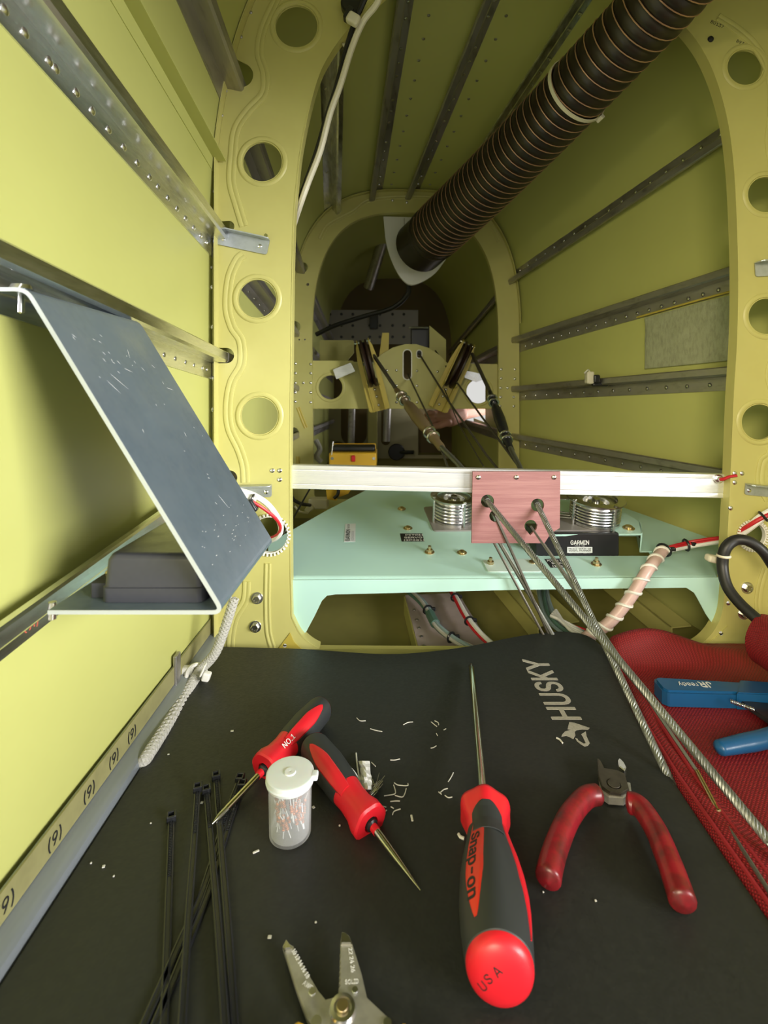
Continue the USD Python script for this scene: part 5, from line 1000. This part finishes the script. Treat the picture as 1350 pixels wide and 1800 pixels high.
# ------------------------------------------------------------------ vial of resistors
vb = on(510, 1466, 0.0); Rv = 0.0147; Hv = 0.0385
vl = Thing('vial', 'small clear plastic vial with a milky snap lid, full of tiny parts', 'vial', vb)
vl.part('body', lathe(vb, Z, [(0.0, 0), (0.0, Rv - 0.002), (0.002, Rv), (Hv, Rv + 0.0006), (Hv, Rv - 0.0006), (0.003, Rv - 0.0012), (0.0018, 0)], 44), 'vial_clear')
lid = vl.part('lid', lathe(vb, Z, [(Hv - 0.001, Rv + 0.0002), (Hv - 0.0005, Rv + 0.0020), (Hv + 0.0015, Rv + 0.0026), (Hv + 0.0020, Rv + 0.0016), (Hv + 0.0030, Rv + 0.0016), (Hv + 0.0036, Rv + 0.0024), (Hv + 0.0054, Rv + 0.0022), (Hv + 0.0060, Rv + 0.0012), (Hv + 0.0058, 0.0042), (Hv + 0.0066, 0.0038), (Hv + 0.0066, 0.0012), (Hv + 0.0060, 0)], 48), 'vial_lid')
vl.part('lid_tab', place(rbox((0.005, 0.007, 0.004), 0.0012), vb + Z * (Hv + 0.0042) + X * (Rv + 0.0030) - Yv * 0.001, X, Yv), 'vial_lid', under=lid)
rs2 = random.Random(11)
for k in range(46):
    a = rs2.uniform(0, 6.283); r = (Rv - 0.0045) * math.sqrt(rs2.uniform(0.25, 1)); tl = np.array([rs2.gauss(0, 0.25), rs2.gauss(0, 0.25), 1.0]); tl /= np.linalg.norm(tl)
    c = vb + np.array([r * math.cos(a), r * math.sin(a), rs2.uniform(0.011, 0.027)]); 
    hlf = min(0.0075, c[2] - vb[2] - 0.003)
    lead = rod(c - tl * hlf, c + tl * 0.0075, 0.00034, 5); body = lathe(c - tl * 0.0022, tl, [(0, 0), (0.0001, 0.0010), (0.0008, 0.0013), (0.0013, 0.0010), (0.003, 0.0010), (0.0036, 0.0013), (0.0043, 0.0010), (0.0044, 0)], 8); bands = cat(*[lathe(c - tl * 0.0022, tl, [(q, 0.0009), (q, 0.00138), (q + 0.0004, 0.00138), (q + 0.0004, 0.0009)], 8) for q in (0.0005, 0.0016, 0.0026, 0.0036)])
    t = Thing('resistor', 'tiny banded resistor with wire leads standing inside the clear vial', 'resistor', c - tl * hlf, group='resistors in the clear vial')
    t.part('body', body, 'resistor_body'); t.part('lead', lead, 'lead_wire'); t.part('band', bands, 'resistor_band')

# ------------------------------------------------------------------ black zip ties on the pad
def mat_tie(label, pts, w=0.0044, lift=0.0):
    P = spline([on(x, y, 0.0016 + h) for x, y, h in pts], 24); T = np.gradient(P, axis=0); T /= np.linalg.norm(T, axis=1)[:, None]; S = np.cross(Z, T); S /= np.linalg.norm(S, axis=1)[:, None]; U = np.cross(T, S)
    t = Thing('zip_tie', label, 'zip tie', P[0] - Z * 0.0016, group=None)
    pr_ = [(-w / 2, 0.0), (-w / 2, 0.0013), (-w * 0.3, 0.0016), (-w * 0.22, 0.0011), (w * 0.22, 0.0011), (w * 0.3, 0.0016), (w / 2, 0.0013), (w / 2, 0.0)]
    k = len(pr_); v = [p + s * a + u * (b - 0.0012) for p, s, u in zip(P, S, U) for a, b in pr_]; f = [(i * k + j, i * k + (j + 1) % k, (i + 1) * k + (j + 1) % k, (i + 1) * k + j) for i in range(len(P) - 1) for j in range(k)]
    m = TM(v, f); m.fix_normals(); t.part('strap', m, 'black_plastic')
    h = P[0] - T[0] * 0.003; hm = cat(*[place(rbox(sz, 0.0007), h + S[0] * o[0] + T[0] * o[1] + U[0] * o[2], S[0], T[0]) for sz, o in (((0.0016, 0.0062, 0.0046), (-0.0026, 0, 0.001)), ((0.0016, 0.0062, 0.0046), (0.0026, 0, 0.001)), ((0.0066, 0.0016, 0.0046), (0, -0.0025, 0.001)), ((0.0066, 0.0018, 0.0044), (0, 0.0025, 0.0008)))])
    t.part('head', hm, 'black_plastic')
    t.part('teeth', cat(*[place(rbox((w * 0.45, 0.0006, 0.0006), 0.0002), p + u * 0.0002, s, tt_) for p, s, u, tt_ in zip(spline(P[:9], 40), np.repeat(S[:1], 60, 0), np.repeat(U[:1], 60, 0), np.repeat(T[:1], 60, 0))][:34]), 'black_plastic', kind='stuff')
mat_tie('black zip tie lying by itself, leftmost of the six on the pad', [(301, 1443, 0), (297, 1560, 0), (293, 1680, 0), (288, 1815, 0)])
mat_tie('black zip tie second from the left, crossing over the slanting pair', [(347, 1391, 0.0025), (341, 1480, 0.003), (332, 1600, 0.004), (319, 1815, 0.002)])
mat_tie('black zip tie whose head touches its left neighbour, under the phillips tip', [(363, 1394, 0), (370, 1470, 0.001), (383, 1620, 0.003), (397, 1815, 0.002)])
mat_tie('black zip tie with its head farthest from the eye, right of the touching pair', [(380, 1370, 0), (387, 1460, 0.002), (401, 1630, 0.0022), (413, 1815, 0)])
mat_tie('shiny slanting zip tie under the others, head beside the phillips shaft', [(420, 1374, 0.001), (395, 1440, 0), (358, 1560, 0), (310, 1670, 0), (246, 1815, 0)])
mat_tie('lower slanting zip tie close along the first slanting one', [(424, 1385, 0), (402, 1450, 0), (372, 1550, 0), (322, 1680, 0), (266, 1815, 0)])

# ------------------------------------------------------------------ red handled cutters
cu = Thing('cutting_pliers', 'small diagonal cutters with worn dark red grips, lying open on the pad', 'pliers', on(1078, 1390))
def grip_tube(pts, h, r0_, r1_, flat=0.8):
    P = spline([on(x, y, hh) for x, y, hh in pts], 44); n = len(P); s_ = np.linspace(0, 1, n); r = r0_ + (r1_ - r0_) * s_; e = np.minimum(1, np.sqrt(np.clip(1 - ((s_ - 0.93) / 0.07).clip(0, 1) ** 2, 0.02, 1))); e0 = np.sqrt(np.clip(1 - ((0.05 - s_) / 0.05).clip(0, 1) ** 2, 0.12, 1))
    return sweep(P, circ(1.0, 18, flat), scale=r * e * e0)
cu.part('grip', grip_tube([(1056, 1396, 0.010), (1030, 1402, 0.011), (1002, 1434, 0.0115), (981, 1480, 0.011), (968, 1522, 0.0095), (962, 1552, 0.0085)], 0, 0.0070, 0.0082, 1.0), 'vinyl_red')
cu.part('grip', grip_tube([(1100, 1410, 0.010), (1124, 1418, 0.011), (1152, 1458, 0.0115), (1176, 1515, 0.011), (1192, 1560, 0.0095), (1203, 1594, 0.0085)], 0, 0.0072, 0.0083, 1.0), 'vinyl_red')
jo = lambda pts, z0, h, bev=0.0006: extrude(sg.Polygon([on(x, y, z0)[:2] for x, y in pts]).buffer(-0.0005).buffer(0.0005), h, (0, 0, MAT_Z + z0), X, Yv, Z, bev)
cu.part('jaw', jo([(1050, 1343), (1056, 1349), (1062, 1362), (1085, 1366), (1098, 1372), (1106, 1400), (1092, 1408), (1072, 1406), (1058, 1396), (1052, 1375)], 0.004, 0.006), 'cutter_steel')
cu.part('jaw', jo([(1098, 1368), (1088, 1360), (1086, 1350), (1089, 1345), (1096, 1352), (1101, 1362)], 0.005, 0.0065), 'rivet_metal', label='bright ground cutting tip')
cu.part('jaw', jo([(1053, 1384), (1108, 1388), (1110, 1404), (1096, 1416), (1070, 1414), (1056, 1404)], 0.0015, 0.006), 'stripper_steel')
pv = on(1079, 1379, 0.0095); cu.part('rivet', cat(disc(pv, Z, 0.0046, 0.0010), ring(pv, Z, 0.0046, 0.0054, 0.0005)), 'cutter_steel')

# ------------------------------------------------------------------ wire stripper at the near edge
ws = Thing('wire_stripper', 'steel wire stripper with open notched jaws pointing away at the near edge of the pad', 'wire stripper', on(603, 1782))
def wpoly(pts, z0, h, bev=0.0005): return extrude(sg.Polygon([on(x, y, z0 + h)[:2] for x, y in pts]), h, (0, 0, MAT_Z + z0), X, Yv, Z, bev)
ja = [(497, 1662), (503, 1650), (509, 1658), (516, 1662)] + [q for k in range(7) for q in ((517 + 6.6 * k, 1668 + 11.2 * k), (514.5 + 6.6 * k + 5.5, 1673.5 + 11.2 * k))] + [(566, 1748), (572, 1756), (600, 1748), (640, 1790), (620, 1822), (570, 1822), (540, 1790), (520, 1735)]
ws.part('jaw', wpoly(ja, 0.003, 0.0024), 'stripper_steel')
jb = [(598, 1660), (601, 1637), (607, 1638), (614, 1644), (620, 1660), (636, 1712), (645, 1752), (680, 1785), (700, 1822), (600, 1822), (585, 1795), (594, 1765), (595, 1740)] + [q for k in range(7) for q in ((595.5 + 0.3 * k, 1735 - 9.6 * k), (598.5, 1730 - 9.6 * k))]
ws.part('jaw', wpoly(jb, 0.0055, 0.0024), 'stripper_steel')
ws.part('tip_pad', wpoly([(601, 1638), (607, 1638), (614, 1645), (619, 1658), (599, 1658)], 0.0079, 0.0012), 'steel'); ws.part('tip_pad', wpoly([(498, 1662), (503, 1651), (509, 1659), (514, 1666), (500, 1668)], 0.0054, 0.0016), 'steel')
pw = on(602, 1776, 0.008); nutw = ws.part('pivot_nut', lathe(pw, Z, [(0, 0.0062), (0.0008, 0.0066), (0.0018, 0.0062), (0.0020, 0.0044), (0.0012, 0.0040), (0.0012, 0)], 32), 'rivet_metal'); ws.part('pivot_screw', disc(pw + Z * 0.0012, Z, 0.0030, 0.0016), 'cadmium', under=nutw)
for x, y, r in ((549, 1745, 0.0019), (624, 1742, 0.0016), (556, 1798, 0.0028), (681, 1800, 0.0022)): ws.part('screw', disc(on(x, y, 0.0078), Z, r, 0.0009, 16), 'rivet_metal')
def along(p, q, s_, h, zz, ln): a, b = on(*p, zz), on(*q, zz); e = (b - a) / np.linalg.norm(b - a); return text(s_, h, a, e, np.cross(Z, e), 0.00015, False, ln)
ws.part('lettering', cat(along((512, 1671), (545, 1732), '10 12 14 16 18', 0.0022, 0.0055, 0.017), along((531, 1730), (548, 1742), 'AWG', 0.0022, 0.0055, 0.006)), 'text_white')
ws.part('lettering', cat(along((612, 1666), (618, 1716), '22 24 26', 0.0022, 0.0080, 0.012), along((606, 1730), (634, 1728), 'SOLID', 0.0020, 0.0080, 0.007)), 'text_white')
for a, b in (((533, 1822), (505, 1870)), ((702, 1830), (760, 1880))): ws.part('handle', tube(np.array([on(*a, 0.006), on(*b, 0.006)]), 0.006, 12), 'elt_yellow')

# ------------------------------------------------------------------ snippets on the pad
def snip(label, pts, r=0.00042, mat='clipping_white', group='curled white wire clippings'):
    return one('wire_clipping', label, 'clipping', tube(spline([on(x, y, r + h) for x, y, h in [(p + (0,))[:3] for p in pts]], 10), r, 6), mat, group=group)
SN_ = [('bent white wire clipping farthest left of the scattered clippings', [(627, 1262), (633, 1267), (643, 1267)]), ('long gently curved wire clipping right of the farthest left one', [(651, 1281), (661, 1284), (672, 1286)]),
 ('single curved wire clipping midway between the two clusters, far from the foil', [(709, 1274), (717, 1270), (726, 1269)]), ('curved clipping of the small far cluster beside the big shaft, left one', [(758, 1269), (764, 1274), (768, 1277)]),
 ('hooked clipping of the small far cluster beside the big shaft, right one', [(764, 1267), (770, 1270), (771, 1274)]), ('short upright clipping just below the small far cluster', [(767, 1289), (769, 1293)]), ('lone wavy clipping below the small far cluster', [(757, 1315), (762, 1314), (767, 1311)]),
 ('straight clipping lying above the crumpled foil to its right', [(686, 1336), (694, 1336), (703, 1334)]), ('small hooked clipping touching the crumpled foil', [(653, 1340), (658, 1345), (660, 1347)]), ('long hooked clipping on top of the heap beside the frayed braid', [(693, 1376), (700, 1380), (716, 1381), (717, 1377)]),
 ('S shaped clipping on the left of the heap beside the frayed braid', [(692, 1380), (695, 1390), (693, 1396), (675, 1399)]), ('curved clipping on the right of the heap beside the frayed braid', [(714, 1386), (712, 1394), (707, 1401), (694, 1398)]), ('straight clipping just below the heap beside the frayed braid', [(686, 1409), (695, 1408), (703, 1408)]),
 ('bent clipping left below the heap, nearest the awl collar', [(662, 1411), (669, 1416), (679, 1419)]), ('rising clipping below the heap, right of the bent one', [(690, 1432), (693, 1426), (704, 1422)]), ('tiny slanting clipping below the heap', [(676, 1427), (680, 1424)]),
 ('bent clipping nearest the eye of those beside the awl', [(660, 1432), (664, 1437), (669, 1438)]), ('slanting clipping at the top of the cluster left of the big red bolster', [(788, 1374), (793, 1366), (797, 1358)]), ('curved clipping at the left of the cluster beside the big red bolster', [(773, 1394), (780, 1388), (787, 1386)]),
 ('curved clipping at the bottom of the cluster beside the big red bolster', [(782, 1398), (788, 1402), (795, 1401)]), ('tiny straight clipping right of the small far cluster', [(780, 1283), (784, 1281)]), ('tiny clipping inside the cluster beside the big red bolster', [(771, 1392), (776, 1396)]), ('tiny clipping between the heap and the bent clipping', [(687, 1418), (692, 1421)])]
for lab, pts in SN_: snip(lab, pts)
def chip(label, x, y, w, l, ang, mat='clipping_white', group=None): one('plastic_chip', label, 'chip', place(rbox((w, l, 0.0008), 0.0003), on(x, y, 0.0005), (math.cos(ang), math.sin(ang), 0), (-math.sin(ang), math.cos(ang), 0)), mat, group=group)
for x, y, w, l, a, lab in ((724, 1438, 0.0016, 0.0055, 0.1, 'white upright sliver right of the awl collar'), (450, 1497, 0.0045, 0.0014, 0.5, 'white sliver left below the vial'), (408, 1285, 0.0028, 0.0022, 0.2, 'bluish white chip left of the small phillips bolster'), (296, 1326, 0.0018, 0.0012, 0, 'pale speck between the braided cord and the zip tie heads'), (355, 1411, 0.0022, 0.002, 0, 'white chip between the two touching zip ties'), (551, 1419, 0.002, 0.0022, 0.6, 'white chip between the vial and the awl bolster'), (182, 1523, 0.0018, 0.0020, 0.3, 'larger pale speck of the three near the left rail'), (160, 1517, 0.0012, 0.0012, 0.3, 'small pale speck closest to the left rail'), (200, 1540, 0.0011, 0.0012, 0.1, 'small pale speck nearest the leftmost zip tie'), (474, 1647, 0.0022, 0.0018, 0, 'round white chip left of the wire stripper tips'), (597, 1451, 0.0013, 0.0013, 0, 'pinkish speck in front of the awl bolster'), (265, 1447, 0.0013, 0.0009, 0, 'pale speck left of the lone zip tie head'), (1047, 1583, 0.0012, 0.0012, 0, 'pale speck between the cutter grips'), (955, 1568, 0.001, 0.001, 0, 'pale speck below the left cutter grip'), (555, 1621, 0.0012, 0.001, 0, 'pale speck between the wire stripper tips')):
    chip(lab, x, y, w, l, a)
fo_ = Thing('torn_shield', 'crumpled white foil and frayed braid by the head of the awl', 'scrap', on(640, 1372))
rsf = np.random.default_rng(4); gg = []
for i, y in enumerate(np.linspace(1338, 1388, 10)):
    gg.append([on(631 + 1.2 * i * (0.4) + 18 * s_ + rsf.normal(0, 0.8), y, 0.003 + 0.006 * math.sin(3.1 * s_) + rsf.normal(0, 0.0009)) for s_ in np.linspace(0, 1, 6)])
fo_.part('foil', sheet(np.array(gg), 0.0004), 'wire_white', smooth=False)
for k in range(14):
    a = rsf.uniform(0, 1); fo_.part('braid_strand', tube(spline([on(640 + 12 * a, 1404 - 10 * rsf.uniform(), 0.001), on(648 + 12 * a + rsf.normal(0, 3), 1388 + rsf.normal(0, 3), 0.004), on(655 + 18 * a + rsf.normal(0, 3), 1372 + rsf.normal(0, 5), 0.003)], 10), 0.00035, 5), 'steel')
fo_.part('tail', tube(spline([on(601, 1343, 0.006), on(618, 1352, 0.009), on(634, 1374, 0.004)], 12), 0.0008, 6), 'wire_white'); fo_.part('tail', tube(spline([on(626, 1324, 0.001), on(628, 1345, 0.004), on(632, 1370, 0.004)], 12), 0.0007, 6), 'wire_white')
snip('white sliver half under the big screwdriver, left of its neck', [(806, 1466), (809, 1471), (816, 1474)], 0.0011, group=None)
snip('bright sliver of wire beside the emblem on the pad', [(978, 1297), (984, 1300), (989, 1306)], 0.0008, group=None)

# ------------------------------------------------------------------ red tool bag, second roll, blue crimper
nx, ny = 50, 70; bg = []
for j in range(ny):
    Y = 0.20 + (0.640 - 0.20) * j / (ny - 1); xl_ = np.interp(Y, [0.12, 0.32, 0.42, 0.5, 0.58, 0.615, 0.64], [0.2272, 0.2322, 0.2372, 0.2462, 0.2632, 0.2692, 0.275]); row = []
    for i in range(nx):
        x = xl_ + (0.56 - xl_) * i / (nx - 1); e = x - xl_
        z = 0.002 + 0.008 * min(1, e / 0.006) ** 0.5 + 0.0016 * (meshkit.fbm(np.array([x * 22, Y * 22, 1.0]), 2, 3) - 0.5)
        z -= 0.004 * math.exp(-((x - (0.262 + 0.12 * max(0, 0.40 - Y))) / 0.006) ** 2) * (1 if Y < 0.47 else max(0, 1 - (Y - 0.47) / 0.03))
        hump = math.exp(-((Y - 0.612) / 0.017) ** 2); z += hump * (0.026 * math.exp(-((x - 0.315) / 0.06) ** 2) + 0.006)
        row.append((x, Y, z))
    bg.append(row)
bag = Thing('tool_bag', 'red mesh tool bag spread flat to the right of the black pad', 'bag', (0.38, 0.4, 0.0))
bag.part('cloth', sheet(np.array(bg)[:, ::-1], 0.0018), 'bag_weave' if 'bag_weave' in MATS else 'bag_red', smooth=True)
sm = []
for dx in (0.0, 0.016): P = np.array([(np.interp(Y, [0.12, 0.32, 0.42, 0.5, 0.58], [0.2272, 0.2322, 0.2372, 0.2462, 0.2632]) + 0.004 + dx * 0.9, Y, 0.0125 - dx * 0.1) for Y in np.linspace(0.21, 0.58, 30)]); sm.append(tube(P, 0.0016, 6))
bag.part('piping', cat(*sm), 'bag_red')
rl = Thing('tool_bag', 'rolled end of a red mesh bag at the right edge, under the black hose', 'bag', at(1345, 1150, 0.58))
rp_ = spline([at(1322, 1118, 0.575), at(1350, 1128, 0.56), at(1400, 1160, 0.52), at(1470, 1200, 0.47)], 24); rr2 = np.sqrt(np.clip(1 - (1 - np.linspace(0, 1, len(rp_)) / 0.25).clip(0, 1) ** 2, 0.03, 1)) * 0.027
rl.part('cloth', tube(rp_, rr2, 30), 'bag_weave' if 'bag_weave' in MATS else 'bag_red')
cable_thing('hose', 'black hose lying on the floor behind the far edge of the red tool bag', [at(1150, 1152, 0.648), at(1220, 1149, 0.648), at(1300, 1146, 0.645), at(1380, 1148, 0.64)], 0.0042, 'black_rubber', 'hose')
bh = Thing('crimping_pliers', 'blue handled ratchet crimping pliers lying on the red bag', 'pliers', on(1260, 1240, 0, 0.012))
zB = 0.0125; pA, pB = on(1166, 1241, 0, zB), on(1430, 1249, 0, zB); eA = (pB - pA) / np.linalg.norm(pB - pA); eN = np.cross(Z, eA)
han = extrude(sg.Polygon([(0.004, 0.0), (0.0005, 0.004), (0.0005, 0.020), (0.003, 0.0245), (0.008, 0.0255), (0.125, 0.018), (0.135, 0.004), (0.11, 0.0), (0.006, -0.001)]).buffer(-0.001).buffer(0.001), 0.0155, pA, eA, eN, Z, 0.0022)
hh = bh.part('grip', han, 'blue_grip')
bh.part('lettering', text('JR', 0.0095, pA + Z * 0.0157 + eA * 0.055 + eN * 0.0172, -eA, -eN, 0.0002, True, 0.0125), 'text_white', under=hh); bh.part('lettering', text('ready', 0.0062, pA + Z * 0.0157 + eA * 0.0405 + eN * 0.0148, -eA, -eN, 0.0002, False, 0.019), 'text_white', under=hh)
bh.part('grip_sleeve', extrude(sg.Polygon([(0.070, -0.0016), (0.088, 0.0225), (0.14, 0.0185), (0.14, -0.0016)]), 0.0163, pA - Z * 0.0002, eA, eN, Z, 0.001), 'blue_grip')
q1, q2 = on(1279, 1228, 0.012, zB), on(1321, 1243, 0.010, zB); ph = np.linspace(0, 2 * math.pi * 15, 220); d_, u_, v_ = frame_of(q2 - q1)
bh.part('spring', tube(q1 + (q2 - q1) * np.linspace(0, 1, 220)[:, None] + 0.0017 * (np.cos(ph)[:, None] * u_ + np.sin(ph)[:, None] * v_) - Yv * 0.004, 0.0004, 5), 'rivet_metal')
bh.part('frame', extrude(sg.Polygon([on(x, y, 0.006, zB)[:2] for x, y in ((1300, 1234), (1420, 1246), (1420, 1300), (1352, 1270))]), 0.004, (0, 0, zB + 0.004), X, Yv, Z, 0.0006), 'black_plastic')
P = spline([on(1259, 1316, 0.006, zB), on(1300, 1308, 0.0065, zB), on(1350, 1297, 0.007, zB), on(1440, 1268, 0.008, zB)], 40); s_ = np.linspace(0, 1, len(P))
bh.part('grip', sweep(P, circ(1.0, 18, 0.9), scale=(0.0064 + 0.0016 * np.minimum(1, s_ * 2.2)) * np.sqrt(np.clip(1 - (1 - s_ / 0.06).clip(0, 1) ** 2, 0.05, 1))), 'blue_grip')
print('script done')
